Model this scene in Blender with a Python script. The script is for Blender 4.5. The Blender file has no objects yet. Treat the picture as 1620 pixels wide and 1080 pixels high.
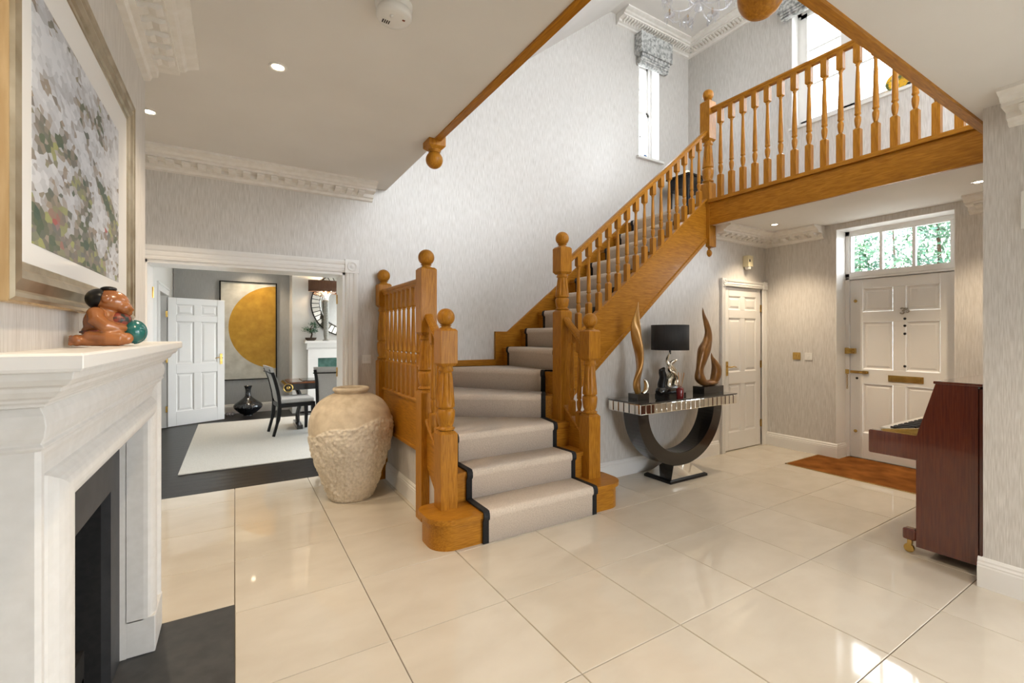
import bpy, bmesh, math, random
from mathutils import Vector, Matrix, noise
random.seed(7)
S = bpy.context.scene
COL = S.collection
PI = math.pi

# ------------------------------------------------------------------ camera, world, lights, exposure
cam_d = bpy.data.cameras.new('camera'); cam = bpy.data.objects.new('camera', cam_d); COL.objects.link(cam)
cam.location = (0, 0, 1.40); cam.rotation_euler = (PI/2, 0, -math.radians(31.35))
cam_d.lens = 16.0; cam_d.sensor_width = 36.0; cam_d.shift_y = -10/1620; cam_d.clip_start = 0.02
S.camera = cam
S.view_settings.view_transform = 'Standard'; S.view_settings.look = 'None'
S.view_settings.gamma = 1.0; S.view_settings.use_curve_mapping = False
S.view_settings.exposure = 1.04
S.cycles.use_denoising = True
S.cycles.max_bounces = 10; S.cycles.diffuse_bounces = 6; S.cycles.glossy_bounces = 5
S.cycles.sample_clamp_indirect = 6.0
S.cycles.caustics_reflective = False; S.cycles.caustics_refractive = False
SKY = 7.0
world = bpy.data.worlds.new('sky'); S.world = world; world.use_nodes = True
bg = world.node_tree.nodes['Background']; bg.inputs[0].default_value = (0.88, 0.94, 1.0, 1); bg.inputs[1].default_value = SKY

def portal(name, loc, size, rot):
    l = bpy.data.lights.new(name, 'AREA'); l.shape = 'RECTANGLE'; l.size, l.size_y = size
    l.cycles.is_portal = True
    o = bpy.data.objects.new(name, l); o.location = loc; o.rotation_euler = rot; COL.objects.link(o)
# area light points along local -Z
portal('daylight_gallery_window', (6.27, 2.22, 4.72), (1.5, 1.66), (PI/2, 0, PI/2))
portal('daylight_stair_window', (5.10, 4.88, 4.68), (0.45, 1.5), (-PI/2, 0, 0))
portal('fill_upper_rear', (3.6, -2.32, 4.3), (4.4, 2.6), (PI/2, 0, 0))  # portal of the added upper rear window
portal('fill_lower_rear', (2.7, -2.32, 1.25), (1.4, 2.3), (PI/2, 0, 0))  # portal of the added lower rear window
portal('fill_lower_side', (3.82, -1.05, 1.25), (2.1, 2.3), (PI/2, 0, PI/2))  # portal of the added side window
portal('fill_dining', (4.12, 7.2, 1.40), (4.2, 2.5), (PI/2, 0, PI/2))  # portal of the added dining room window
portal('daylight_fanlight', (6.2, 2.02, 2.32), (0.85, 0.42), (PI/2, 0, PI/2))

# ------------------------------------------------------------------ materials
def newmat(name):
    m = bpy.data.materials.new(name); m.use_nodes = True
    return m, m.node_tree.nodes, m.node_tree.links, m.node_tree.nodes['Principled BSDF']
def mat(name, col, rough=.5, metal=0., coat=0., spec=.5, emit=None, estr=0., sheen=0., alpha=1.):
    m, N, L, b = newmat(name)
    b.inputs['Base Color'].default_value = (*col, 1); b.inputs['Roughness'].default_value = rough
    b.inputs['Metallic'].default_value = metal; b.inputs['Coat Weight'].default_value = coat
    b.inputs['Coat Roughness'].default_value = .05
    b.inputs['Specular IOR Level'].default_value = spec
    if sheen: b.inputs['Sheen Weight'].default_value = sheen
    if emit: b.inputs['Emission Color'].default_value = (*emit, 1); b.inputs['Emission Strength'].default_value = estr
    return m
def noisy(name, c0, c1, scale=(1, 1, 1), ns=5., detail=4., rough=.5, lo=.35, hi=.65, bump=0., dist=.01, metal=0., coat=0., coords='Object', spec=.5, sheen=0., distort=0.):
    m, N, L, b = newmat(name)
    tc = N.new('ShaderNodeTexCoord'); mp = N.new('ShaderNodeMapping'); mp.inputs['Scale'].default_value = scale
    nz = N.new('ShaderNodeTexNoise'); nz.inputs['Scale'].default_value = ns; nz.inputs['Detail'].default_value = detail
    nz.inputs['Distortion'].default_value = distort
    rp = N.new('ShaderNodeValToRGB'); rp.color_ramp.elements[0].position = lo; rp.color_ramp.elements[1].position = hi
    rp.color_ramp.elements[0].color = (*c0, 1); rp.color_ramp.elements[1].color = (*c1, 1)
    L.new(tc.outputs[coords], mp.inputs[0]); L.new(mp.outputs[0], nz.inputs['Vector'])
    L.new(nz.outputs[0], rp.inputs[0]); L.new(rp.outputs[0], b.inputs['Base Color'])
    b.inputs['Roughness'].default_value = rough; b.inputs['Metallic'].default_value = metal
    b.inputs['Coat Weight'].default_value = coat; b.inputs['Coat Roughness'].default_value = .06
    b.inputs['Specular IOR Level'].default_value = spec
    if sheen: b.inputs['Sheen Weight'].default_value = sheen
    if bump:
        bp = N.new('ShaderNodeBump'); bp.inputs['Strength'].default_value = bump; bp.inputs['Distance'].default_value = dist
        L.new(nz.outputs[0], bp.inputs['Height']); L.new(bp.outputs[0], b.inputs['Normal'])
    return m
OAK0, OAK1 = (.29, .110, .009), (.49, .212, .020)
def oak(name, scale): return noisy(name, OAK0, OAK1, scale, 9., 6., .34, .3, .72, .12, .002, coat=.05, distort=.4, spec=.18)
M = {}
M['wallpaper'] = noisy('silver_grasscloth_wallpaper', (.53, .505, .47), (.73, .71, .685), (95, 95, 5.), 2.2, 4., .42, .30, .70, .30, .002, metal=.10)
M['grey_wall'] = noisy('grey_grasscloth_wallpaper', (.42, .42, .41), (.50, .50, .49), (80, 80, 5), 2., 4., .55, .3, .7, .15, .002)
M['pale_wall'] = mat('pale_grey_paint', (.70, .69, .66), .6)
M['white'] = noisy('white_satin_paint', (.79, .78, .755), (.82, .81, .79), (1, 1, 1), 3., 2., .3, .2, .8)
M['ceiling'] = noisy('matt_ceiling_paint', (.74, .72, .69), (.77, .75, .72), (1, 1, 1), 2., 2., .8)
M['plaster'] = noisy('off_white_moulded_plaster', (.78, .75, .70), (.83, .81, .77), (1, 1, 1), 20., 3., .6)
M['stone'] = noisy('cast_limestone', (.68, .665, .63), (.74, .725, .695), (1, 1, 1), 30., 5., .55, .3, .7, .1, .002)
M['grout'] = mat('brown_grout', (.17, .13, .09), .8)
M['oak_x'] = oak('honey_oak_x', (1.2, 14, 14)); M['oak_y'] = oak('honey_oak_y', (14, 1.2, 14)); M['oak_z'] = oak('honey_oak_z', (14, 14, 1.2))
M['carpet'] = noisy('beige_wool_carpet', (.55, .455, .36), (.68, .58, .475), (1, 1, 1), 110., 6., .95, .3, .7, .6, .006, sheen=.3, spec=.1)
M['binding'] = noisy('black_carpet_binding', (.006, .006, .007), (.015, .015, .016), (1, 1, 1), 200., 2., .85)
M['mahogany'] = noisy('polished_mahogany', (.080, .011, .004), (.165, .034, .012), (26, 26, 1.2), 5., 5., .22, .25, .8, coat=1., distort=.15)
M['brass'] = noisy('polished_brass', (.55, .36, .10), (.70, .48, .16), (1, 1, 1), 12., 2., .22, metal=1.)
M['silver'] = mat('polished_silver_leaf', (.78, .74, .64), .18, 1.)
M['chrome'] = mat('bright_chrome', (.8, .8, .8), .1, 1.)
M['dull_silver'] = mat('dull_silver', (.36, .33, .27), .35, 1.)
M['mirror'] = mat('mirror_glass', (.86, .87, .86), .02, 1.)
M['mirror_bronze'] = mat('bevelled_mirror_glass', (.86, .84, .78), .03, 1.)
M['black_gloss'] = noisy('black_lacquer', (.006, .005, .005), (.014, .011, .009), (2, 20, 2), 5., 3., .25, coat=.5)
M['black_top'] = mat('black_glass', (.10, .10, .10), .03, .6, coat=1.)
M['slate'] = noisy('dark_grey_slate', (.030, .031, .033), (.048, .048, .050), (1, 1, 1), 14., 5., .5, bump=.1, dist=.002)
M['soot'] = noisy('sooty_iron', (.004, .004, .004), (.012, .011, .010), (1, 1, 1), 40., 4., .8, bump=.3, dist=.004)
M['coir'] = noisy('brown_coir', (.12, .038, .008), (.30, .115, .025), (1, 1, 1), 5., 8., .95, .3, .7, .8, .006, spec=.05)
M['darkwood'] = noisy('dark_stained_floorboard', (.012, .011, .011), (.030, .027, .026), (2, 30, 2), 3., 5., .30, spec=.14)
M['rug'] = noisy('cream_wool_rug', (.60, .58, .53), (.70, .685, .64), (1, 1, 1), 120., 4., .95, bump=.4, dist=.004, spec=.1)
M['gold_paint'] = noisy('gold_leaf_paint', (.44, .225, .015), (.60, .34, .035), (1, 1, 1), 9., 8., .5, .3, .7)
M['silver_canvas'] = noisy('silvery_canvas', (.52, .50, .43), (.68, .66, .59), (1, 1, 1), 6., 8., .5, .35, .65)
M['black'] = mat('black_satin', (.006, .0055, .0055), .35, spec=.3)
M['fabric'] = noisy('light_grey_upholstery', (.36, .35, .335), (.46, .45, .43), (1, 1, 1), 220., 2., .9, bump=.3, dist=.002, sheen=.2)
M['vase_black'] = noisy('black_crackled_glaze', (.008, .009, .012), (.05, .055, .065), (1, 1, 1), 60., 5., .15, .45, .75, .3, .003, coat=.8)
M['rosewood'] = noisy('rosewood_veneer', (.075, .018, .006), (.24, .075, .018), (2, 12, 12), 5., 5., .25, coat=.6)
M['champagne_frame'] = noisy('champagne_gilt_frame', (.30, .24, .15), (.50, .43, .31), (1, 1, 1), 8., 4., .3, metal=.75)
M['frame_side'] = noisy('limed_gilt_side', (.45, .30, .14), (.58, .42, .23), (8, 8, 1), 5., 4., .4, metal=.2)
M['mount'] = mat('white_mount_board', (.80, .80, .79), .5, coat=.6)
M['bronze'] = noisy('golden_bronze_resin', (.13, .050, .010), (.33, .15, .03), (3, 3, 1), 6., 4., .3, .3, .7, metal=.35, coat=.3)
M['bronze_light'] = noisy('antique_gold_resin', (.30, .14, .025), (.50, .26, .06), (3, 3, 1), 6., 4., .3, .3, .7, metal=.45, coat=.3)
M['terracotta_carved'] = noisy('carved_wooden_skin', (.22, .070, .018), (.42, .155, .045), (1, 1, 1), 18., 5., .25, .3, .7, coat=.5)
M['teal'] = mat('teal_glaze', (.008, .13, .12), .25, coat=.5)
M['shade_black'] = noisy('black_silk_shade', (.012, .012, .013), (.022, .022, .023), (80, 80, 2), 3., 2., .7)
M['shade_brown'] = noisy('brown_silk_shade', (.075, .030, .014), (.11, .05, .025), (60, 60, 2), 3., 2., .7)
M['plastic_white'] = mat('white_plastic', (.76, .75, .72), .35)
M['plastic_cream'] = mat('cream_plastic', (.74, .66, .44), .4)
M['red_glass'] = mat('dark_red_glass', (.16, .006, .008), .12, coat=.6)
M['reed'] = mat('natural_rattan', (.50, .24, .08), .7)
M['blind'] = noisy('grey_brocade', (.28, .29, .285), (.62, .63, .62), (1, 1, 1), 26., 5., .5, .42, .58, metal=.15)
M['leaf'] = noisy('leaf_green', (.03, .11, .07), (.10, .22, .10), (1, 1, 1), 3., 2., .6)
M['leaf_dark'] = mat('bonsai_leaf', (.02, .09, .04), .5)
M['bark'] = noisy('bark_brown', (.03, .018, .01), (.08, .05, .03), (6, 6, 1), 8., 4., .9)
M['ground'] = noisy('outdoor_gravel', (.25, .24, .21), (.35, .34, .30), (1, 1, 1), 8., 6., .9)
M['ivory'] = mat('ivory_key', (.80, .77, .68), .3)
M['red'] = mat('dull_red_plastic', (.25, .05, .02), .5)
M['figurine'] = mat('rust_ceramic', (.30, .11, .05), .4)
M['bulb'] = mat('lit_bulb', (1, 1, 1), .5, emit=(1., .83, .6), estr=14.)
M['lampglow'] = mat('lit_lamp_bulb', (1, 1, 1), .5, emit=(1., .72, .42), estr=10.)
M['candle'] = mat('ivory_candle', (.85, .75, .5), .5, emit=(1., .8, .45), estr=.8)

def tile_material():
    m, N, L, b = newmat('polished_cream_porcelain')
    oi = N.new('ShaderNodeObjectInfo'); tc = N.new('ShaderNodeTexCoord')
    ad = N.new('ShaderNodeVectorMath'); ad.operation = 'ADD'
    sc = N.new('ShaderNodeVectorMath'); sc.operation = 'SCALE'
    cx = N.new('ShaderNodeCombineXYZ')
    for i in range(3): L.new(oi.outputs['Random'], cx.inputs[i])
    L.new(cx.outputs[0], sc.inputs[0]); sc.inputs['Scale'].default_value = 31.
    L.new(tc.outputs['Object'], ad.inputs[0]); L.new(sc.outputs[0], ad.inputs[1])
    mp = N.new('ShaderNodeMapping'); mp.inputs['Scale'].default_value = (1., 1.7, 1.)
    L.new(ad.outputs[0], mp.inputs[0])
    nz = N.new('ShaderNodeTexNoise'); nz.inputs['Scale'].default_value = 3.2; nz.inputs['Detail'].default_value = 8; nz.inputs['Distortion'].default_value = .3
    L.new(mp.outputs[0], nz.inputs['Vector'])
    rp = N.new('ShaderNodeValToRGB'); e = rp.color_ramp.elements
    e[0].position = .30; e[0].color = (.60, .54, .45, 1); e[1].position = .66; e[1].color = (.66, .605, .515, 1)
    L.new(nz.outputs[0], rp.inputs[0])
    mx = N.new('ShaderNodeMix'); mx.data_type = 'RGBA'; mx.blend_type = 'MULTIPLY'; mx.inputs['Factor'].default_value = 1
    r2 = N.new('ShaderNodeValToRGB'); r2.color_ramp.elements[0].color = (.94, .93, .91, 1); r2.color_ramp.elements[1].color = (1, 1, 1, 1)
    L.new(oi.outputs['Random'], r2.inputs[0])
    L.new(rp.outputs[0], mx.inputs[6]); L.new(r2.outputs[0], mx.inputs[7]); L.new(mx.outputs[2], b.inputs['Base Color'])
    b.inputs['Roughness'].default_value = .05; b.inputs['Specular IOR Level'].default_value = .55
    return m
M['tile'] = tile_material()

def glass_material(name, tint=(1, 1, 1), gl=.07):
    m = bpy.data.materials.new(name); m.use_nodes = True; N = m.node_tree.nodes; L = m.node_tree.links; N.clear()
    o = N.new('ShaderNodeOutputMaterial'); mx = N.new('ShaderNodeMixShader'); t = N.new('ShaderNodeBsdfTransparent'); g = N.new('ShaderNodeBsdfGlossy')
    t.inputs[0].default_value = (*tint, 1); g.inputs['Roughness'].default_value = .02; mx.inputs[0].default_value = gl
    L.new(t.outputs[0], mx.inputs[1]); L.new(g.outputs[0], mx.inputs[2]); L.new(mx.outputs[0], o.inputs[0])
    return m
M['glass'] = glass_material('clear_window_glass')
M['crystal'] = glass_material('clear_crystal', (.93, .93, .96), .22)

def mosaic_material():
    # a printed picture broken into small angular facets of colour
    m, N, L, b = newmat('faceted_colour_print')
    tc = N.new('ShaderNodeTexCoord')
    mp = N.new('ShaderNodeMapping'); mp.inputs['Scale'].default_value = (1, .72, 1.35); L.new(tc.outputs['Object'], mp.inputs[0])
    vo = N.new('ShaderNodeTexVoronoi'); vo.inputs['Scale'].default_value = 46.; L.new(mp.outputs[0], vo.inputs['Vector'])
    nz = N.new('ShaderNodeTexNoise'); nz.inputs['Scale'].default_value = 7.; nz.inputs['Detail'].default_value = 2.; L.new(vo.outputs['Position'], nz.inputs['Vector'])
    n2 = N.new('ShaderNodeTexNoise'); n2.inputs['Scale'].default_value = 11.; n2.inputs['Detail'].default_value = 1.; L.new(vo.outputs['Position'], n2.inputs['Vector'])
    sx = N.new('ShaderNodeSeparateXYZ'); L.new(vo.outputs['Position'], sx.inputs[0])
    sc = N.new('ShaderNodeSeparateColor'); L.new(vo.outputs['Color'], sc.inputs[0])
    def math_(op, a, b_, c=None):
        n = N.new('ShaderNodeMath'); n.operation = op
        for i, q in enumerate((a, b_, c)):
            if q is None: continue
            if isinstance(q, (int, float)): n.inputs[i].default_value = q
            else: L.new(q, n.inputs[i])
        return n.outputs[0]
    hz = N.new('ShaderNodeMapRange'); hz.inputs['From Min'].default_value = -.44; hz.inputs['From Max'].default_value = .12
    hz.inputs['To Min'].default_value = -.06; hz.inputs['To Max'].default_value = .19; L.new(sx.outputs[2], hz.inputs[0])
    v = math_('MULTIPLY_ADD', sc.outputs[0], .26, nz.outputs[0]); v = math_('ADD', v, hz.outputs[0])
    def ramp(cols, src):
        rp = N.new('ShaderNodeValToRGB'); e = rp.color_ramp.elements
        e[0].position, e[0].color = cols[0][0], (*cols[0][1], 1); e[1].position, e[1].color = cols[-1][0], (*cols[-1][1], 1)
        for p, c in cols[1:-1]: n = e.new(p); n.color = (*c, 1)
        L.new(src, rp.inputs[0]); return rp.outputs[0]
    grey = ramp([(.42, (.025, .03, .03)), (.54, (.075, .08, .085)), (.62, (.17, .16, .16)), (.66, (.30, .25, .20)), (.70, (.38, .38, .40)), (.78, (.48, .50, .54)), (.95, (.60, .62, .66))], v)
    hue = ramp([(.30, (.05, .10, .07)), (.42, (.10, .13, .07)), (.50, (.20, .18, .16)), (.56, (.36, .38, .14)), (.60, (.16, .17, .16)), (.68, (.30, .22, .17)), (.72, (.42, .09, .09)), (.745, (.24, .24, .24))], n2.outputs[0])
    low = N.new('ShaderNodeMapRange'); low.inputs['From Min'].default_value = .66; low.inputs['From Max'].default_value = .58
    L.new(v, low.inputs[0])
    mx = N.new('ShaderNodeMix'); mx.data_type = 'RGBA'; L.new(low.outputs[0], mx.inputs['Factor']); L.new(grey, mx.inputs[6]); L.new(hue, mx.inputs[7])
    h2 = N.new('ShaderNodeMix'); h2.data_type = 'RGBA'; h2.inputs['Factor'].default_value = .85; L.new(grey, h2.inputs[6]); L.new(mx.outputs[2], h2.inputs[7])
    L.new(h2.outputs[2], b.inputs['Base Color'])
    b.inputs['Roughness'].default_value = .6; b.inputs['Coat Weight'].default_value = .12; b.inputs['Coat Roughness'].default_value = .03
    return m
M['mosaic'] = mosaic_material()

def vase_material(name='weathered_stoneware', c0=(.47, .37, .25), c1=(.70, .59, .43), bs=.35): 
    m, N, L, b = newmat(name)
    tc = N.new('ShaderNodeTexCoord')
    nz = N.new('ShaderNodeTexNoise'); nz.inputs['Scale'].default_value = 14.; nz.inputs['Detail'].default_value = 8
    n2 = N.new('ShaderNodeTexNoise'); n2.inputs['Scale'].default_value = 3.; n2.inputs['Detail'].default_value = 5
    L.new(tc.outputs['Object'], nz.inputs['Vector']); L.new(tc.outputs['Object'], n2.inputs['Vector'])
    mx = N.new('ShaderNodeMath'); mx.operation = 'MULTIPLY_ADD'; mx.inputs[1].default_value = .5; L.new(nz.outputs[0], mx.inputs[0])
    m2 = N.new('ShaderNodeMath'); m2.operation = 'MULTIPLY'; m2.inputs[1].default_value = .5; L.new(n2.outputs[0], m2.inputs[0]); L.new(m2.outputs[0], mx.inputs[2])
    rp = N.new('ShaderNodeValToRGB'); e = rp.color_ramp.elements
    e[0].position = .34; e[0].color = (*c0, 1); e[1].position = .60; e[1].color = (*c1, 1)
    L.new(mx.outputs[0], rp.inputs[0]); L.new(rp.outputs[0], b.inputs['Base Color'])
    bp = N.new('ShaderNodeBump'); bp.inputs['Strength'].default_value = bs; bp.inputs['Distance'].default_value = .008; nz.inputs['Scale'].default_value = 14. if bs < .5 else 45.
    L.new(nz.outputs[0], bp.inputs['Height']); L.new(bp.outputs[0], b.inputs['Normal']); b.inputs['Roughness'].default_value = .85
    return m
M['stoneware'] = vase_material(); M['stoneware_rough'] = vase_material('rough_stoneware', (.54, .46, .345), (.80, .71, .57), .9)

# ------------------------------------------------------------------ mesh helpers
WM = {}
class MB:
    def __init__(s): s.v = []; s.f = []; s.s = []
    def add(s, vs, fs, smooth=False, mx=None):
        n = len(s.v)
        s.v += [tuple(mx @ Vector(p)) for p in vs] if mx else [tuple(p) for p in vs]
        for f in fs: s.f.append([i + n for i in f]); s.s.append(smooth)
        return s
    def box(s, x0, x1, y0, y1, z0, z1, mx=None):
        vs = [(x, y, z) for x in (x0, x1) for y in (y0, y1) for z in (z0, z1)]
        return s.add(vs, [(0, 1, 3, 2), (4, 6, 7, 5), (0, 4, 5, 1), (2, 3, 7, 6), (0, 2, 6, 4), (1, 5, 7, 3)], False, mx)
    def cham(s, x0, x1, y0, y1, z0, z1, c, mx=None):
        # box whose vertical edges and both ends are chamfered
        hx, hy = (x1-x0)/2, (y1-y0)/2; cx, cy = (x0+x1)/2, (y0+y1)/2
        r = lambda k: [(cx-hx+k, cy-hy), (cx+hx-k, cy-hy), (cx+hx, cy-hy+k), (cx+hx, cy+hy-k), (cx+hx-k, cy+hy), (cx-hx+k, cy+hy), (cx-hx, cy+hy-k), (cx-hx, cy-hy+k)]
        small = [(cx+(x-cx)*(1-c/hx), cy+(y-cy)*(1-c/hy)) for x, y in r(c*.6)]
        return s.rings([[(x, y, z0) for x, y in small], [(x, y, z0+c) for x, y in r(c*.4)], [(x, y, z1-c) for x, y in r(c*.4)], [(x, y, z1) for x, y in small]], True, False, mx)
    def rings(s, rs, caps=True, smooth=True, mx=None, closed=False):
        n = len(rs[0]); vs = [p for r in rs for p in r]; fs = []
        k = len(rs)
        for i in range(k if closed else k-1):
            a, b_ = i*n, ((i+1) % k)*n
            for j in range(n):
                fs.append((a+j, a+(j+1) % n, b_+(j+1) % n, b_+j))
        s.add(vs, fs, smooth, mx)
        if caps and not closed:
            s.add(rs[0], [tuple(range(n))[::-1]], False, mx); s.add(rs[-1], [tuple(range(n))], False, mx)
        return s
    def prism(s, poly, a, b, axis='z', mx=None):
        if axis == 'z': r = [[(x, y, z) for x, y in poly] for z in (a, b)]
        elif axis == 'y': r = [[(x, y, z) for x, z in poly] for y in (a, b)]
        else: r = [[(x, y, z) for y, z in poly] for x in (a, b)]
        return s.rings(r, True, False, mx)
    def lathe(s, prof, cx=0, cy=0, seg=24, mx=None, caps=True, flute=None):
        rs = []
        for r, z in prof:
            ring = []
            for j in range(seg):
                a = 2*PI*j/seg; q = r
                if flute and flute[0] < z < flute[1]: q = r - flute[2]*max(0, math.cos(flute[3]*a))**2*math.sin(PI*(z-flute[0])/(flute[1]-flute[0]))**.4
                ring.append((cx+q*math.cos(a), cy+q*math.sin(a), z))
            rs.append(ring)
        return s.rings(rs, caps, True, mx)
    def ball(s, c, r, seg=16, rg=10, mx=None):
        rx, ry, rz = r if hasattr(r, '__len__') else (r, r, r)
        rs = []
        for i in range(1, rg):
            t = PI*i/rg
            rs.append([(c[0]+rx*math.sin(t)*math.cos(2*PI*j/seg), c[1]+ry*math.sin(t)*math.sin(2*PI*j/seg), c[2]-rz*math.cos(t)) for j in range(seg)])
        s.rings(rs, False, True, mx)
        top = (c[0], c[1], c[2]+rz); bot = (c[0], c[1], c[2]-rz)
        s.add(rs[-1]+[top], [(j, (j+1) % seg, seg) for j in range(seg)], True, mx)
        s.add(rs[0]+[bot], [((j+1) % seg, j, seg) for j in range(seg)], True, mx)
        return s
    def tube(s, pts, rad, seg=8, up=(0, 0, 1), flat=1., mx=None, twist=0., smooth=True):
        pts = [Vector(p) for p in pts]; n = len(pts); rs = []
        rad = rad if hasattr(rad, '__len__') else [rad]*n
        ref = Vector(up)
        for i, p in enumerate(pts):
            t = (pts[min(i+1, n-1)]-pts[max(i-1, 0)]).normalized()
            u = ref - t*ref.dot(t)
            if u.length < 1e-4: u = t.orthogonal()
            u.normalize(); w = t.cross(u); ref = u
            ang = twist*i/(n-1)
            ring = []
            for j in range(seg):
                a = 2*PI*j/seg
                cu, cw = rad[i]*math.cos(a), rad[i]*flat*math.sin(a)
                x, y = cu*math.cos(ang)-cw*math.sin(ang), cu*math.sin(ang)+cw*math.cos(ang)
                ring.append(tuple(p+u*x+w*y))
            rs.append(ring)
        return s.rings(rs, True, smooth, mx)
    def bar(s, a, b, prof, up=(0, 0, 1), mx=None, smooth=False):
        # sweep a closed 2-D profile (side, up) straight from a to b, both ends cut plumb
        a, b = Vector(a), Vector(b); t = (b-a); h = Vector((t.x, t.y, 0)).normalized() if abs(t.x)+abs(t.y) > 1e-6 else Vector((1, 0, 0))
        side = Vector((h.y, -h.x, 0))
        return s.rings([[tuple(p+side*q[0]+Vector(up)*q[1]) for q in prof] for p in (a, b)], True, smooth, mx)
    def build(s, name, m, parent=None, world=True, **tags):
        me = bpy.data.meshes.new(name); v = s.v
        if parent is not None and world:
            inv = WM[parent.name].inverted(); v = [tuple(inv @ Vector(p)) for p in v]
        me.from_pydata(v, [], s.f); me.polygons.foreach_set('use_smooth', s.s)
        bm = bmesh.new(); bm.from_mesh(me); bmesh.ops.recalc_face_normals(bm, faces=bm.faces); bm.to_mesh(me); bm.free()
        me.materials.append(M[m] if isinstance(m, str) else m)
        o = bpy.data.objects.new(name, me); COL.objects.link(o)
        if parent is not None: o.parent = parent; WM[o.name] = WM[parent.name]
        else: WM[o.name] = Matrix.Identity(4)
        for k, q in tags.items(): o[k] = q
        return o
def thing(name, label, cat, loc=(0, 0, 0), rz=0., group=None, kind=None):
    o = bpy.data.objects.new(name, None); COL.objects.link(o); o.location = loc; o.rotation_euler = (0, 0, rz); o.empty_display_size = .1
    o['label'] = label; o['category'] = cat
    if group: o['group'] = group
    if kind: o['kind'] = kind
    WM[o.name] = Matrix.Translation(loc) @ Matrix.Rotation(rz, 4, 'Z')
    return o
def centred(o):
    # move a top-level mesh's origin to its base centre
    me = o.data; xs = [v.co for v in me.vertices]
    c = Vector(((min(p.x for p in xs)+max(p.x for p in xs))/2, (min(p.y for p in xs)+max(p.y for p in xs))/2, min(p.z for p in xs)))
    me.transform(Matrix.Translation(-c)); o.location = c; WM[o.name] = Matrix.Translation(c)
    return o
def dup(o, parent=None, loc=None):
    c = o.copy(); COL.objects.link(c)
    if parent is not None: c.parent = parent
    if loc is not None: c.location = loc
    WM[c.name] = Matrix.Translation(c.location) @ Matrix.Rotation(c.rotation_euler.z, 4, 'Z') if c.parent is None else WM.get(c.parent.name)
    for ch in list(o.children): dup(ch, c)
    return c
def struct(mb, name, m, label, parent=None):
    o = mb.build(name, m, parent)
    if parent is None: o['kind'] = 'structure'; o['label'] = label
    return o
def bevel(o, w=.004, seg=2):
    b = o.modifiers.new('soft_edges', 'BEVEL'); b.width = w; b.segments = seg; b.limit_method = 'ANGLE'; b.angle_limit = math.radians(40)
    return o

# ------------------------------------------------------------------ room shell
YW, YT = 4.57, 4.87          # stair wall faces
ZC, ZG, ZF, ZU = 2.855, 2.66, 2.934, 5.78
XF = 5.84                    # front wall, ground floor
XU = 5.96                    # front wall, upper floor

fl = struct(MB().box(-3, 6.3, -2.3, YT, -.12, -.012), 'floor', 'grout', 'cream polished square tiled hall floor')
def tile_mesh(x0, x1, y0, y1):
    e = .0022
    return MB().box(x0, x1, y0, y1, -.0119, -e).add([(x0, y0, -e), (x1, y0, -e), (x1, y1, -e), (x0, y1, -e), (x0+e, y0+e, 0), (x1-e, y0+e, 0), (x1-e, y1-e, 0), (x0+e, y1-e, 0)], [(4, 5, 6, 7), (0, 1, 5, 4), (1, 2, 6, 5), (2, 3, 7, 6), (3, 0, 4, 7)])
P = .6135
share = None
for i in range(-2, 11):
    for j in range(-2, 8):
        x0, y0 = i*P, .23 + j*P
        x1, y1 = min(x0+P, 6.05), min(y0+P, YT)
        if y1-y0 < .05 or x1-x0 < .05 or y0 < -1.2: continue
        full = x1-x0 > P-.001 and y1-y0 > P-.001
        g = .0017
        if full and share is not None:
            t = share.copy(); COL.objects.link(t); t.parent = fl; t.location = (x0, y0, 0)
        else:
            t = tile_mesh(g, x1-x0-g, g, y1-y0-g).build('floor_tile', 'tile', fl, world=False); t.location = (x0, y0, 0)
            if full: share = t

# main wall with the wide opening, the stairs and the tall window
w = MB()
OX0, OX1, OZ = -.613, .905, 2.0
w.box(-3, OX0, YW, YT, 0, ZC+.3).box(OX0, OX1, YW, YT, OZ, ZC+.3).box(OX1, 1.0, YW, YT, 0, ZC+.3)
w.box(1.0, 4.88, YW, YT, 0, ZU+.1).box(5.31, 6.3, YW, YT, 0, ZU+.1).box(4.88, 5.31, YW, YT, 0, 3.93).box(4.88, 5.31, YW, YT, 5.42, ZU+.1)
w.box(-3, 1.0, YW, YT, ZC+.3, ZU+.1)
struct(w, 'wall_back', 'wallpaper', 'tall silver grasscloth papered wall behind the stairs')
# chimney breast (left) around the fire cavity
w = MB()
w.box(-1.05, -.40, .75, 1.37, 0, ZC).box(-1.05, -.40, 2.57, 3.03, 0, ZC).box(-1.05, -.40, 1.37, 2.57, 1.06, ZC).box(-1.05, -.86, 1.37, 2.57, 0, 1.06)
w.box(-1.2, -1.05, -2.3, YW, 0, ZC)
struct(w, 'wall_left', 'wallpaper', 'papered chimney breast wall holding the white fireplace')
# spandrel wall under the stairs with the closet doorway
def sb(x): return 1.118 + .838*(x-3.0)
w = MB()
DX0, DX1, DZ = 4.98, 5.79, 1.985
w.prism([(2.60, 0), (DX0, 0), (DX0, ZG), (4.86, ZG), (2.60, sb(2.60)+.02)], 3.31, 3.36, 'y')
w.box(DX0, DX1, 3.31, 3.36, DZ, ZG).box(DX1, XF+.2, 3.31, 3.36, 0, ZG)
struct(w, 'wall_under_stairs', 'wallpaper', 'papered wall under the sloping stair string, behind the console table')
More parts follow.
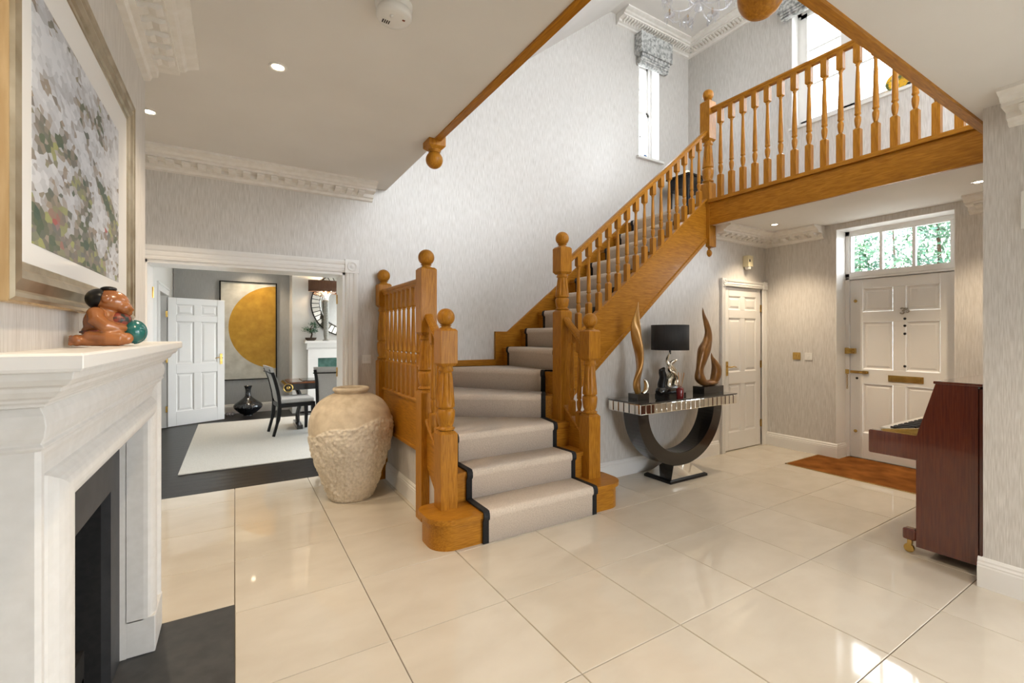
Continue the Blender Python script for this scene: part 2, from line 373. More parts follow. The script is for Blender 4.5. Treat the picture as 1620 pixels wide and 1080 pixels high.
# front wall: ground floor with entrance niche, upper floor with wide window
NY0, NY1, NZ = 1.50, 2.505, 2.60
w = MB()
w.box(XF, 6.30, NY1, YT, 0, ZG).box(XF, 6.30, .6, NY0, 0, ZG).box(XF, 6.30, NY0, NY1, NZ, ZG)
WY0, WY1, WZ0, WZ1 = 1.40, 3.05, 3.985, 5.46
w.box(XU, 6.26, -2.3, WY0, ZG, ZU+.1).box(XU, 6.26, WY1, YT, ZG, ZU+.1).box(XU, 6.26, WY0, WY1, ZG, WZ0).box(XU, 6.26, WY0, WY1, WZ1, ZU+.1)
struct(w, 'wall_front', 'wallpaper', 'papered entrance wall around the front door')
w = MB()
w.box(3.56, 3.80, -2.3, -2.1, 0, ZG).box(3.56, 3.80, 0, .80, 0, ZG).box(3.56, 3.80, -2.1, 0, 2.40, ZG).box(3.56, 3.80, -2.1, 0, 0, .10).box(3.80, 6.3, .60, .80, 0, ZG)
struct(w, 'wall_right', 'wallpaper', 'papered wall end beside the piano')
w = MB()
w.box(-1.2, 2.0, -2.42, -2.3, 0, ZC).box(3.4, 3.8, -2.42, -2.3, 0, ZC).box(2.0, 3.4, -2.42, -2.3, 2.40, ZC).box(2.0, 3.4, -2.42, -2.3, 0, .10)
w.box(-1.2, 1.4, -2.42, -2.3, ZC, ZU+.1).box(5.8, 6.3, -2.42, -2.3, ZG, ZU+.1).box(1.4, 5.8, -2.42, -2.3, 5.6, ZU+.1).box(1.4, 5.8, -2.42, -2.3, ZG, 3.0)
struct(w, 'wall_rear', 'wallpaper', 'papered wall behind the viewer with two added window openings for fill light')
# under-stair side wall below the guard panel
struct(MB().box(1.275, 1.33, 3.385, YW, 0, .50), 'wall_stair_side', 'wallpaper', 'low papered wall under the stair guard beside the stoneware vase')

# ceilings
struct(MB().box(-1.2, 1.30, -2.3, YW, ZC, ZC+.22), 'ceiling', 'ceiling', 'flat off-white hall ceiling over the fireplace side')
w = MB().box(1.30, 3.8, -2.3, .90, ZG, ZF).box(3.8, 6.3, -2.3, .90, ZG, ZF)
struct(w, 'ceiling_near', 'ceiling', 'flat off-white ceiling over the piano side')
w = MB().box(4.66, 6.3, .90, 3.30, ZG, ZF-.015).box(4.63, 6.3, 3.30, YW, ZG, ZF-.015)
struct(w, 'ceiling_gallery', 'ceiling', 'white soffit under the gallery, over the front door')
w = MB().box(4.67, 5.96, .90, 3.38, ZF-.015, ZF).box(4.62, 5.96, 3.38, YW, ZF-.015, ZF)
struct(w, 'floor_gallery', 'carpet', 'beige carpeted gallery floor above the front door')
sl = [(1.20, 5.78-.80*3.15), (4.35, 5.78), (6.3, 5.78), (6.3, 5.95), (4.28, 5.95), (1.20, 5.95-.80*3.15)]
struct(MB().prism(sl, -2.3, YW+.01, 'y'), 'ceiling_upper', 'ceiling', 'sloping and flat white ceiling above the stairwell')
struct(MB().box(1.15, 1.27, -2.3, YW, ZC+.22, 3.4), 'wall_knee', 'white', 'low white knee wall under the sloping ceiling')

# ---- mouldings
def base_prof(): return [(0, 0), (.020, 0), (.020, .115), (.017, .122), (.019, .130), (.012, .140), (.013, .150), (.006, .162), (0, .165)]
def baseboard(name, a, b, n, label):
    # a, b floor points on the wall line, n inward normal
    a, b, n = Vector((*a, 0)), Vector((*b, 0)), Vector((*n, 0))
    mb = MB(); mb.rings([[tuple(p+n*q[0]+Vector((0, 0, q[1]))) for q in base_prof()] for p in (a, b)], True, False)
    return struct(mb, name, 'white', label)
baseboard('baseboard_under_stairs', (2.64, 3.31), (4.855, 3.31), (0, -1), 'white moulded skirting behind the console table')
baseboard('baseboard_front', (XF, 3.31), (XF, NY1-.02), (-1, 0), 'white moulded skirting between closet door and front door')
baseboard('baseboard_niche', (XF, NY1), (6.055, NY1), (0, -1), 'short white skirting returning into the door niche')
baseboard('baseboard_stair_side', (1.275, 3.385), (1.275, YW), (-1, 0), 'white moulded skirting under the stair guard')
baseboard('baseboard_right', (3.56, 0.0), (3.56, .82), (-1, 0), 'white moulded skirting beside the piano')
baseboard('baseboard_piano', (3.565, .80), (5.84, .80), (0, 1), 'white moulded skirting behind the piano')
baseboard('baseboard_back', (1.04, YW), (1.275, YW), (0, -1), 'short white skirting between the wide opening and the stair')

CP = [(0, 0), (.235, 0), (.235, -.018), (.215, -.026), (.185, -.036), (.172, -.052), (.150, -.056), (.150, -.075), (.062, -.082), (.058, -.112), (.035, -.120), (.026, -.138), (0, -.145)]
def cornice(name, a, b, n, zc, label, step=.105, sc=1.):
    A, B, n = Vector((*a, zc)), Vector((*b, zc)), Vector((*n, 0)); t = (B-A).normalized(); ln = (B-A).length
    mb = MB(); mb.rings([[tuple(p+n*q[0]*sc+Vector((0, 0, q[1]*sc))) for q in CP] for p in (A, B)], True, False)
    o = struct(mb, name, 'plaster', label)
    k = int((ln-.06)/step); first = None
    for i in range(k):
        c = A + t*(.06+step*(i+.0)); 
        if first is None:
            d = MB(); pr = [(.058, -.078), (.142, -.078), (.142, -.092), (.118, -.104), (.092, -.098), (.075, -.110), (.058, -.112)]
            wd = step*.52
            d.rings([[tuple(t*s_ + n*q[0]*sc + Vector((0, 0, q[1]*sc))) for q in pr] for s_ in (0, wd)], True, False)
            first = d.build('modillion', 'plaster', o, world=False); first.location = c
        else:
            f2 = first.copy(); COL.objects.link(f2); f2.parent = o; f2.location = c
    return o
cornice('trim_1', (-1.05, YW), (1.16, YW), (0, -1), ZC, 'white plaster cornice with carved blocks above the wide opening')
cornice('trim_2', (-.40, .75), (-.40, 2.99), (1, 0), ZC, 'white plaster cornice along the chimney breast')
cornice('trim_3', (4.74, 3.31), (XF, 3.31), (0, -1), ZG, 'white plaster cornice above the closet door')
cornice('trim_4', (XF, 3.31), (XF, 2.62), (-1, 0), ZG, 'white plaster cornice beside the front door niche')
cornice('trim_5', (XF, 1.40), (XF, .80), (-1, 0), ZG, 'short plaster cornice on the piano side of the front door')
cornice('trim_6', (3.56, .70), (3.56, -1.5), (-1, 0), ZG, 'white plaster cornice on the wall end beside the piano')
cornice('trim_7', (4.45, YW), (XU, YW), (0, -1), ZU, 'white plaster cornice over the tall stair window', .05)
cornice('trim_8', (XU, YW), (XU, -2.2), (-1, 0), ZU, 'white plaster cornice along the top of the gallery wall', .05)

# wide opening architrave
def architrave_prof(): return [(0, 0), (.006, .016), (.022, .020), (.030, .014), (.042, .020), (.060, .020), (.072, .013), (.084, .022), (.106, .026), (.118, .026), (.122, 0)]
def architrave(name, x0, x1, zt, y, label, wd=.12, right_only=False):
    # door surround on a wall facing -y: x0..x1 clear opening
    mb = MB(); pr = [(p*wd/.122, q) for p, q in architrave_prof()]
    mb.rings([[(x1+p, y-q, z) for p, q in pr] for z in (0, zt)], True, False)
    if not right_only: mb.rings([[(x0-p, y-q, z) for p, q in pr] for z in (0, zt)], True, False)
    mb.rings([[(x, y-q, zt+p) for p, q in pr] for x in (x0, x1)], True, False)
    o = struct(mb, name, 'white', label)
    for x in ([x1] if right_only else [x0-wd, x1]):
        c = MB().box(x-.004, x+wd+.004, y-.032, y, zt-.002, zt+wd+.006)
        mx = Matrix.Translation((x+wd/2, y-.032, zt+wd/2)) @ Matrix.Rotation(PI/2, 4, 'X')
        c.lathe([(wd*.40, 0), (wd*.38, .006), (wd*.32, .006), (wd*.28, .001), (wd*.15, .001), (wd*.10, .006), (.001, .007)], mx=mx, seg=24)
        c.build('corner_block', 'white', o)
    return o
architrave('trim_9', OX0, OX1, OZ, YW, 'white moulded architrave with roundel corner blocks around the wide opening')
w = MB().box(OX1-.022, OX1, YW, YT, 0, OZ).box(OX0, OX0+.022, YW, YT, 0, OZ).box(OX0, OX1, YW, YT, OZ-.022, OZ)
o = struct(w, 'trim_10', 'white', 'white timber lining of the wide opening')
def hinge(mx, parent, name='hinge'):
    mb = MB().box(-.018, .018, -.0015, .0015, -.045, .045, mx).lathe([(.0055, -.047), (.0055, .047)], 0, -.004, 8, mx)
    for z in (-.03, 0, .03):
        mb.ball((.009, -.002, z), .003, 6, 4, mx)
    return mb.build(name, 'brass', parent)
for z in (.30, 1.03, 1.76):
    hinge(Matrix.Translation((OX1-.022, YT-.03, z)) @ Matrix.Rotation(-PI/2, 4, 'Z'), o)
    hinge(Matrix.Translation((OX0+.022, YT-.03, z)) @ Matrix.Rotation(PI/2, 4, 'Z'), o)
architrave('trim_11', DX0, DX1-.03, DZ, 3.31, 'white architrave with corner blocks around the closet door', .085)

# ------------------------------------------------------------------ six panel doors
def panel_door(name, kind, width, h, t, rows, loc, rz, label, stile=.11, mull=.10):
    d = thing(name, label, 'door', loc, rz, kind=kind) if kind else thing(name, label, 'door', loc, rz)
    leaf = MB(); zs = [0] + [z for r in rows for z in r] + [h]
    for i in range(0, len(zs), 2): leaf.box(stile, width-stile, -t/2, t/2, zs[i], zs[i+1])
    leaf.box(0, stile, -t/2, t/2, 0, h).box(width-stile, width, -t/2, t/2, 0, h)
    for r in rows: leaf.box(width/2-mull/2, width/2+mull/2, -t/2, t/2, r[0], r[1])
    bevel(leaf.build('leaf', 'white', d, world=False), .003, 1)
    for r in rows:
        for x0, x1 in ((stile, width/2-mull/2), (width/2+mull/2, width-stile)):
            p = MB(); z0, z1 = r
            for sgn in (-1, 1):
                k = lambda i, y: [(x0+i, y*sgn, z0+i), (x1-i, y*sgn, z0+i), (x1-i, y*sgn, z1-i), (x0+i, y*sgn, z1-i)]
                p.rings([k(0, t/2-.001), k(.012, t/2-.012), k(.020, t/2-.013), k(.045, t/2-.004)], False, False)
                p.add(k(.045, t/2-.004), [(0, 1, 2, 3)])
            p.build('panel', 'white', d, world=False)
    return d
def lever(d, x, z, side, y, flip=1):
    mb = MB().box(x-.018, x+.018, y-.006, y+.006, z-.085, z+.085)
    mb.tube([(x, y, z+.02), (x, y+side*.045, z+.02), (x+flip*.02, y+side*.055, z+.02), (x+flip*.06, y+side*.055, z+.028), (x+flip*.11, y+side*.052, z+.016)], [.008, .008, .008, .007, .006], 8)
    mb.ball((x, y+side*.006, z-.05), .006, 8, 5)
    return mb.build('door_handle', 'brass', d, world=False)
R6 = [(.215, .80), (.945, 1.60), (1.70, 1.865)]
cw = DX1-.03-DX0-.008
d = panel_door('door_1', 'structure', cw, DZ-.012, .04, R6, (DX0+.004, 3.345, .008), 0, 'closed white six panel closet door under the gallery, beside the console table', .10, .09)
lever(d, .06, .99, -1, -.022)
for z in (.28, 1.03, 1.74): hinge(Matrix.Translation((DX1-.03, 3.322, z)), d)
# open door in the dining room
ang = math.atan2(8.97-8.62, -.156+.879)
d = panel_door('door_2', 'structure', .80, 1.965, .04, R6, (-.872, 8.60, .010), ang, 'open white six panel door in the dining room, in front of the gold circle painting')
lever(d, .745, 1.0, -1, -.022, -1)
for z in (.28, 1.03, 1.72): hinge(Matrix.Translation((-.874, 8.585, z)) @ Matrix.Rotation(ang, 4, 'Z'), d)

# front door: frame, fanlight, leaf
fx = 6.055
fr = MB()
fr.box(fx, fx+.09, NY1-.045, NY1, 0, NZ).box(fx, fx+.09, NY0, NY0+.045, 0, NZ).box(fx, fx+.09, NY0, NY1, NZ-.055, NZ).box(fx, fx+.09, NY0, NY1, 2.040, 2.060).box(fx+.012, fx+.09, NY0, NY1, 2.060, 2.066).box(fx+.064, fx+.09, NY0, NY1, 2.00, 2.06).box(fx, fx+.09, NY0, NY1, 2.066, 2.105)
door3 = struct(fr, 'door_3', 'white', 'white front door with brass letter plate and three-pane fanlight above a brown mat')
WHITE_REV = MB().box(XF+.001, fx, NY1-.006, NY1, .17, NZ).box(XF+.001, fx, NY0, NY0+.006, 0, NZ).box(XF+.001, fx, NY0, NY1, NZ-.006, NZ)
WHITE_REV.build('reveal', 'white', door3)
MB().box(fx+.064, 6.30, NY0, NY1, -.05, .022).build('threshold', 'white', door3)
sash = MB(); gy0, gy1, gz0, gz1 = 1.595, 2.445, 2.125, 2.535
sash.box(fx+.01, fx+.05, NY0+.045, gy0, 2.105, NZ-.055).box(fx+.01, fx+.05, gy1, NY1-.045, 2.105, NZ-.055).box(fx+.01, fx+.05, gy0, gy1, 2.105, gz0).box(fx+.01, fx+.05, gy0, gy1, gz1, NZ-.055)
sash.build('fanlight_sash', 'white', door3)
for i in (1, 2):
    y = gy0+(gy1-gy0)*i/3
    MB().box(fx+.008, fx+.05, y-.014, y+.014, gz0, gz1).box(fx+.002, fx+.02, y-.006, y+.006, gz0, gz1).build('glazing_bar', 'white', door3)
for i in range(3):
    y0 = gy0+(gy1-gy0)*i/3+(.014 if i else 0); y1 = gy0+(gy1-gy0)*(i+1)/3-(.014 if i < 2 else 0)
    MB().box(fx+.028, fx+.032, y0, y1, gz0, gz1).build('pane', 'glass', door3)
# leaf is drawn in (y, z) on the plane x = fx+.02, facing -x
lw0, lw1, lh = NY0+.048, NY1-.048, 2.030
leaf = MB(); st, ml = .125, .115; xm = (lw0+lw1)/2; X0, X1 = fx+.018, fx+.062
rows = [(.30, .855), (1.02, 1.545), (1.665, 1.925)]
zs = [.006] + [z for r in rows for z in r] + [lh]
leaf.box(X0, X1, lw0, lw0+st, .006, lh).box(X0, X1, lw1-st, lw1, .006, lh)
for i in range(0, len(zs), 2): leaf.box(X0, X1, lw0+st, lw1-st, zs[i], zs[i+1])
for r in rows: leaf.box(X0, X1, xm-ml/2, xm+ml/2, r[0], r[1])
bevel(leaf.build('door_leaf', 'white', door3), .003, 1)
for z0, z1 in rows:
    for y0, y1 in ((lw0+st, xm-ml/2), (xm+ml/2, lw1-st)):
        k = lambda i, x: [(x, y0+i, z0+i), (x, y1-i, z0+i), (x, y1-i, z1-i), (x, y0+i, z1-i)]
        p = MB(); p.rings([k(0, X0+.001), k(.012, X0+.012), k(.020, X0+.014), k(.024, X0+.014)], False, False); p.add(k(.024, X0+.014), [(0, 1, 2, 3)])
        p.rings([k(.024, X0+.013), k(.040, X0+.008)], False, False); p.add(k(.040, X0+.008), [(0, 1, 2, 3)])
        p.build('panel', 'white', door3)
fd = X0
bevel(MB().box(fd-.006, fd, 1.80, 2.10, .895, .965).box(fd-.010, fd-.006, 1.82, 2.08, .907, .953).build('letter_plate', 'brass', door3, label='brass letter plate'), .003)
m_ = MB().box(fd-.045, fd, 2.395, 2.462, 1.19, 1.25).box(fd-.035, fd, 2.462, 2.52, 1.185, 1.255)
m_.tube([(fd-.045, 2.425, 1.22), (fd-.075, 2.425, 1.22)], .012, 10).tube([(fd-.07, 2.445, 1.22), (fd-.07, 2.395, 1.22)], .007, 8)
bevel(m_.build('rim_lock', 'brass', door3, label='brass rim lock'), .003)
m_ = MB().box(fd-.012, fd, 2.28, 2.455, .965, .995).box(fd-.020, fd, 2.30, 2.33, .962, .998).tube([(fd-.01, 2.29, .98), (fd-.02, 2.45, .98)], .006, 6).box(fd-.02, fd, 2.462, 2.50, .955, 1.005)
for i in range(9):
    c = (fd-.025, 2.478, .945-.019*i); ax = (1, 0, 0) if i % 2 else (0, 1, 0)
    pts = [(c[0]+(.006*math.cos(a) if i % 2 else 0), c[1]+(0 if i % 2 else .006*math.cos(a)), c[2]+.012*math.sin(a)) for a in [2*PI*q/8 for q in range(9)]]
    m_.tube(pts, .002, 5)
m_.build('door_chain', 'brass', door3, label='brass door chain')
for z in (1.79, .305):
    MB().lathe([(.018, 0), (.018, .004), (.010, .008), (.010, .02), (.004, .026)], mx=Matrix.Translation((fd, 2.405, z)) @ Matrix.Rotation(-PI/2, 4, 'Y'), seg=12).build('rack_bolt', 'brass', door3)
for y, z in ((1.955, 1.575), (1.955, 1.50), (1.955, 1.415), (1.955, 1.07), (2.39, .91)):
    MB().lathe([(.013, 0), (.013, .004), (.002, .005)], mx=Matrix.Translation((fd, y, z)) @ Matrix.Rotation(-PI/2, 4, 'Y'), seg=12).build('keyhole_cover', 'black', door3)
# om emblem, wire strokes in a (u, v) frame on the door: u runs to the viewer's right (-y)
om = MB()
def stroke(pts, r):
    om.tube([(fd-.006, 1.957-u*.036, 1.66+v*.036) for u, v in pts], r*1.35, 6)
arc = lambda cx, cy, r, a0, a1, n=10, ry=None: [(cx+r*math.cos(math.radians(a0+(a1-a0)*i/n)), cy+(ry or r)*math.sin(math.radians(a0+(a1-a0)*i/n))) for i in range(n+1)]
stroke(arc(-.55, .42, .42, 160, -90), .0042); stroke(arc(-.55, -.45, .46, 90, -170), .0042)
stroke(arc(.25, -.15, .42, 190, 30)+[(.75, .25)]+arc(.72, -.12, .36, 80, -150), .0036)
stroke(arc(.35, .95, .42, 200, 340), .0036); om.ball((fd-.006, 1.957-.35*.03, 1.66+1.02*.03), .005, 8, 6)
om.build('om_emblem', 'dull_silver', door3, label='silver om emblem')

# ------------------------------------------------------------------ windows of the upper floor
win = struct(MB().box(6.10, 6.16, WY0, WY0+.05, WZ0, WZ1).box(6.10, 6.16, WY1-.05, WY1, WZ0, WZ1).box(6.10, 6.16, WY0, WY1, WZ1-.05, WZ1).box(6.10, 6.16, WY0, WY1, WZ0, WZ0+.04), 'window_1', 'white', 'wide white casement window above the gallery balusters')
n = 3; cwid = (WY1-WY0-.1)/n
MB().box(XU-.03, 6.10, WY0-.02, WY1+.02, WZ0-.03, WZ0).build('window_sill', 'white', win)
MB().box(XU+.001, 6.10, WY1-.008, WY1, WZ0, WZ1).box(XU+.001, 6.10, WY0, WY0+.008, WZ0, WZ1).box(XU+.001, 6.10, WY0, WY1, WZ1-.008, WZ1).build('reveal', 'white', win)
for i in range(n):
    y0 = WY0+.05+cwid*i; y1 = y0+cwid; z0, z1 = WZ0+.04, WZ1-.05
    s_ = MB().box(6.085, 6.15, y0, y0+.075, z0, z1).box(6.085, 6.15, y1-.075, y1, z0, z1).box(6.085, 6.15, y0, y1, z0, z0+.05).box(6.085, 6.15, y0, y1, z1-.05, z1)
    sa = s_.build('window_sash', 'white', win)
    for k in range(3):
        zb = z0+.05+(z1-z0-.1)*k/3; zt = z0+.05+(z1-z0-.1)*(k+1)/3
        MB().box(6.12, 6.124, y0+.075, y1-.075, zb, zt).build('pane', 'glass', sa)
        if k: MB().box(6.105, 6.14, y0+.075, y1-.075, zb-.010, zb+.010).build('glazing_bar', 'white', sa)
wx0, wx1, wz0, wz1 = 4.88, 5.31, 3.93, 5.42
win = struct(MB().box(wx0, wx0+.04, 4.72, 4.78, wz0, wz1).box(wx1-.04, wx1, 4.72, 4.78, wz0, wz1).box(wx0, wx1, 4.72, 4.78, wz1-.04, wz1).box(wx0, wx1, 4.72, 4.78, wz0, wz0+.04), 'window_2', 'white', 'tall narrow white sash window high above the stairs')
MB().box(wx0-.05, wx1+.05, YW-.05, 4.72, wz0-.03, wz0).build('window_sill', 'white', win)
MB().box(wx1-.008, wx1, YW+.001, 4.72, wz0, wz1).box(wx0, wx0+.008, YW+.001, 4.72, wz0, wz1).build('reveal', 'white', win)
for k in range(2):
    z0 = wz0+.04+k*.70; z1 = z0+.70; yy = 4.735+.02*k
    sa = MB().box(wx0+.04, wx0+.075, yy, yy+.03, z0, z1).box(wx1-.075, wx1-.04, yy, yy+.03, z0, z1).box(wx0+.04, wx1-.04, yy, yy+.03, z0, z0+.04).box(wx0+.04, wx1-.04, yy, yy+.03, z1-.035, z1).build('window_sash', 'white', win)
    MB().box(wx0+.075, wx1-.075, yy+.010, yy+.014, z0+.04, z1-.035).build('pane', 'glass', sa)
    xm2 = (wx0+wx1)/2
    MB().box(xm2-.008, xm2+.008, yy+.004, yy+.022, z0+.04, z1-.035).build('glazing_bar', 'white', sa)
    zm = (z0+z1)/2
    MB().box(wx0+.075, wx1-.075, yy+.004, yy+.022, zm-.008, zm+.008).build('glazing_bar', 'white', sa)
# unseen windows added as extra daylight, behind the viewer and in the dining room
def plain_window(name, x0, x1, y0, y1, z0, z1, label):
    if abs(x1-x0) > abs(y1-y0):
        mb = MB().box(x0, x0+.06, y0, y1, z0, z1).box(x1-.06, x1, y0, y1, z0, z1).box(x0, x1, y0, y1, z0, z0+.06).box(x0, x1, y0, y1, z1-.06, z1)
        for i in (1, 2): mb.box(x0+(x1-x0)*i/3-.03, x0+(x1-x0)*i/3+.03, y0, y1, z0, z1)
        p = MB().box(x0+.06, x1-.06, (y0+y1)/2-.002, (y0+y1)/2+.002, z0+.06, z1-.06)
    else:
        mb = MB().box(x0, x1, y0, y0+.06, z0, z1).box(x0, x1, y1-.06, y1, z0, z1).box(x0, x1, y0, y1, z0, z0+.06).box(x0, x1, y0, y1, z1-.06, z1)
        for i in (1, 2): mb.box(x0, x1, y0+(y1-y0)*i/3-.03, y0+(y1-y0)*i/3+.03, z0, z1)
        p = MB().box((x0+x1)/2-.002, (x0+x1)/2+.002, y0+.06, y1-.06, z0+.06, z1-.06)
    o = struct(mb, name, 'white', label); p.build('pane', 'glass', o)
plain_window('fill_window_3', 2.0, 3.4, -2.40, -2.34, .10, 2.40, 'added wide white window behind the viewer, for fill light')  # unseen opening put in to brighten the ground floor
plain_window('fill_window_4', 1.4, 5.8, -2.40, -2.34, 3.0, 5.6, 'added wide white upper window behind the viewer, for fill light')  # invented opening that throws more light onto the stair wall
plain_window('fill_window_6', 3.66, 3.72, -2.1, 0, .10, 2.40, 'added tall white fill-light window beside the viewer, out of view')  # made-up opening, lights the mantel front and the picture from the side
plain_window('fill_window_5', 4.02, 4.08, 5.1, 9.3, .15, 2.65, 'added wide white fill-light window of the dining room, out of view')  # unseen opening added to brighten the dining room

# ------------------------------------------------------------------ dining room shell
DL, DB = -.88, 9.55
df = struct(MB().box(-1.0, 4.1, YT, 9.75, -.12, -.012), 'floor_dining', 'black', 'dark stained timber dining room floor')
for i in range(39):
    y0 = YT+.12*i; off = (i % 3)*.9
    for x0, x1 in ((DL, .4+off), (.4+off, 4.0)):
        MB().box(x0+.001, x1-.001, y0+.001, y0+.119, -.0119, -.001).build('floor_plank', 'darkwood', df)
w = MB().box(DL-.1, DL, YT, 7.70, 0, 2.86).box(DL-.1, DL, 8.61, 9.6, 0, 2.86).box(DL-.1, DL, 7.70, 8.61, 2.0, 2.86).box(-2.2, -2.1, 7.0, 9.4, 0, 2.86).box(-2.2, DL, 6.9, 7.0, 0, 2.86).box(-2.2, DL, 9.4, 9.5, 0, 2.86)
struct(w, 'wall_dining_left', 'pale_wall', 'pale dining room wall with an open doorway')
struct(MB().box(-2.2, DL-.1, 7.0, 9.4, -.1, 0), 'floor_passage', 'rug', 'pale floor beyond the open dining room door')
struct(MB().box(-1.0, 4.1, DB, DB+.1, 0, 2.86), 'wall_dining_back', 'grey_wall', 'mid grey grasscloth wall behind the gold circle painting')
struct(MB().box(.88, 2.6, 9.0, DB, 0, 2.86), 'wall_dining_chimney', 'pale_wall', 'pale chimney breast carrying the round mirror')
w = MB().box(4.0, 4.1, YT, 5.1, 0, 2.86).box(4.0, 4.1, 9.3, 9.6, 0, 2.86).box(4.0, 4.1, 5.1, 9.3, 2.65, 2.86).box(4.0, 4.1, 5.1, 9.3, 0, .15)
struct(w, 'wall_dining_right', 'pale_wall', 'pale dining room wall out of view')
struct(MB().box(-2.2, 4.1, YT, 9.65, 2.86, 2.95), 'ceiling_dining', 'ceiling', 'flat white dining room ceiling')
baseboard('baseboard_dining_back', (DL, DB), (.88, DB), (0, -1), 'white skirting along the grey dining room wall')
baseboard('baseboard_dining_left', (DL, YT), (DL, 7.60), (1, 0), 'white skirting along the pale dining room wall')
w = MB().box(DL, DL+.02, 7.58, 7.70, 0, 2.0).box(DL, DL+.02, 8.61, 8.73, 0, 2.0).box(DL, DL+.02, 7.58, 8.73, 2.0, 2.12).box(DL-.1, DL, 7.70, 7.72, 0, 2.0).box(DL-.1, DL, 8.59, 8.61, 0, 2.0)
w.box(DL+.02, DL+.03, 7.60, 7.63, 0, 2.0).box(DL+.02, DL+.03, 7.60, 8.71, 2.08, 2.10)
struct(w, 'trim_12', 'white', 'white architrave around the open dining room doorway')
struct(MB().box(4, 30, -14, 20, -.25, -.15).box(-30, 4, -30, -2.5, -.25, -.15).box(4.2, 30, 20, 24, -.25, -.15), 'ground', 'ground', 'gravel ground outside the house')

# ------------------------------------------------------------------ staircase
R_ = .2096; XL, XR = 1.255, 2.565; YN0, YN1 = 2.945, 3.325
stair = thing('staircase', 'honey oak winder staircase with ball-topped newels and turned balusters', 'staircase', (1.9, 3.3, 0))
Z = lambda n: R_*n
xs_ = lambda n: 2.63+.247*(n-6)
# tread outlines (counter-clockwise), front edge first
XW, XI = 1.30, 2.545
polys = {
 2: [(XW, 2.955), (XI, 2.955), (XI, 3.20), (XW, 3.20)],
 3: [(XW, 3.19), (XI, 3.19), (XI, 3.365), (XW, 4.235)],
 4: [(XW, 4.212), (XI, 3.362), (2.60, 3.42), (2.595, 3.590), (1.934, 4.565), (XW, 4.565)],
 5: [(1.934, 4.55), (2.590, 3.583), (2.62, 3.42), (2.66, 3.42), (2.66, 4.55)],
}
for n in range(6, 14): polys[n] = [(xs_(n), 4.545), (xs_(n), 3.35), (xs_(n+1)+.03, 3.35), (xs_(n+1)+.03, 4.545)]
def shrink_front(poly, d=.018):
    a, b = Vector(poly[0]), Vector(poly[1]); t = (b-a).normalized(); nn = Vector((-t.y, t.x))
    p = [Vector(q) for q in poly]; p[0] = a+nn*d; p[1] = b+nn*d
    return [tuple(q) for q in p]
for n, p in polys.items():
    ax = 'oak_x' if n < 5 else 'oak_y'
    bevel(MB().prism(p, Z(n)-.030, Z(n)).build('tread', ax, stair), .006, 2)
    MB().prism(shrink_front(p), Z(n-1)-.02, Z(n)-.030).build('riser', ax, stair)
# bottom step with rounded ends
def bull(y0, y1, x0, x1, r):
    pts = []
    for cx, cy, a0 in ((x0+r, y0+r, 180), (x1-r, y0+r, 270)):
        for i in range(9): a = math.radians(a0+90*i/8); pts.append((cx+r*math.cos(a), cy+r*math.sin(a)))
    r2 = .09
    for cx, cy, a0 in ((x1-r2, y1-r2, 0), (x0+r2, y1-r2, 90)):
        for i in range(6): a = math.radians(a0+90*i/5); pts.append((cx+r2*math.cos(a), cy+r2*math.sin(a)))
    return pts
bevel(MB().prism(bull(2.70, 3.06, 1.07, 2.745, .15), Z(1)-.036, Z(1)-.004).build('tread', 'oak_x', stair), .008, 3)
b_ = MB().prism(bull(2.72, 3.04, 1.09, 2.725, .14), 0, Z(1)-.036); b_.s = [True if len(f) == 4 else False for f in b_.f]
b_.build('riser', 'oak_x', stair)

# newel posts
def newel(cx, cy, zb, sq1, blk0, blk1, parent, flutes=True, wd=.125, drop=False, ball=True):
    h = wd/2; mb = MB()
    mb.box(cx-h, cx+h, cy-h, cy+h, zb, sq1-.02)
    k = h*.72
    mb.rings([[(cx-a, cy-a, z), (cx+a, cy-a, z), (cx+a, cy+a, z), (cx-a, cy+a, z)] for a, z in ((h, sq1-.02), (k, sq1))], False, False)
    L_ = blk0-sq1; T = lambda f: sq1+L_*f
    prof = [(h*.70, T(-.005)), (h*.98, T(.015)), (h*1.0, T(.035)), (h*.80, T(.055)), (h*.76, T(.07)), (h*.90, T(.12)), (h*1.0, T(.22)), (h*1.02, T(.29)), (h*.95, T(.325)), (h*.80, T(.34)), (h*.80, T(.35)), (h*.98, T(.365)), (h*.99, T(.38)),
            (h*.98, T(.42)), (h*.94, T(.50)), (h*.88, T(.60)), (h*.82, T(.70)), (h*.76, T(.80)), (h*.70, T(.88)), (h*.68, T(.905)), (h*.82, T(.92)), (h*.86, T(.94)), (h*.78, T(.96)), (h*.74, T(1.01))]
    mb.lathe(prof, cx, cy, 64, flute=(T(.40), T(.90), .011, 8) if flutes else None, caps=False)
    mb.rings([[(cx-a, cy-a, z), (cx+a, cy-a, z), (cx+a, cy+a, z), (cx-a, cy+a, z)] for a, z in ((k, blk0), (h, blk0+.022), (h, blk1-.014), (h*.80, blk1))], True, False)
    p = mb.build('newel_post', 'oak_z', parent); bevel(p, .003, 2)
    if ball:
        MB().lathe([(.044, blk1-.004), (.046, blk1+.004), (.030, blk1+.012), (.036, blk1+.020), (.044, blk1+.024)], cx, cy, 24).ball((cx, cy, blk1+.020+.060), .062, 28, 18).build('ball_finial', 'oak_z', p)
    return p
newel(XL, YN0, Z(1)-.005, .74, 1.185, 1.445, stair)
newel(XR, YN0, Z(1)-.005, .74, 1.185, 1.445, stair)
newel(XL, YN1, 0, .985, 1.40, 1.915, stair)
newel(XR, YN1, 0, 1.63, 1.955, 2.205, stair)
newel(XL, 4.495, 0, 1.165, 1.675, 1.905, stair)
NX = 4.686
ntop = newel(NX, YN1, 2.415, 3.165, 3.635, 4.10, stair)
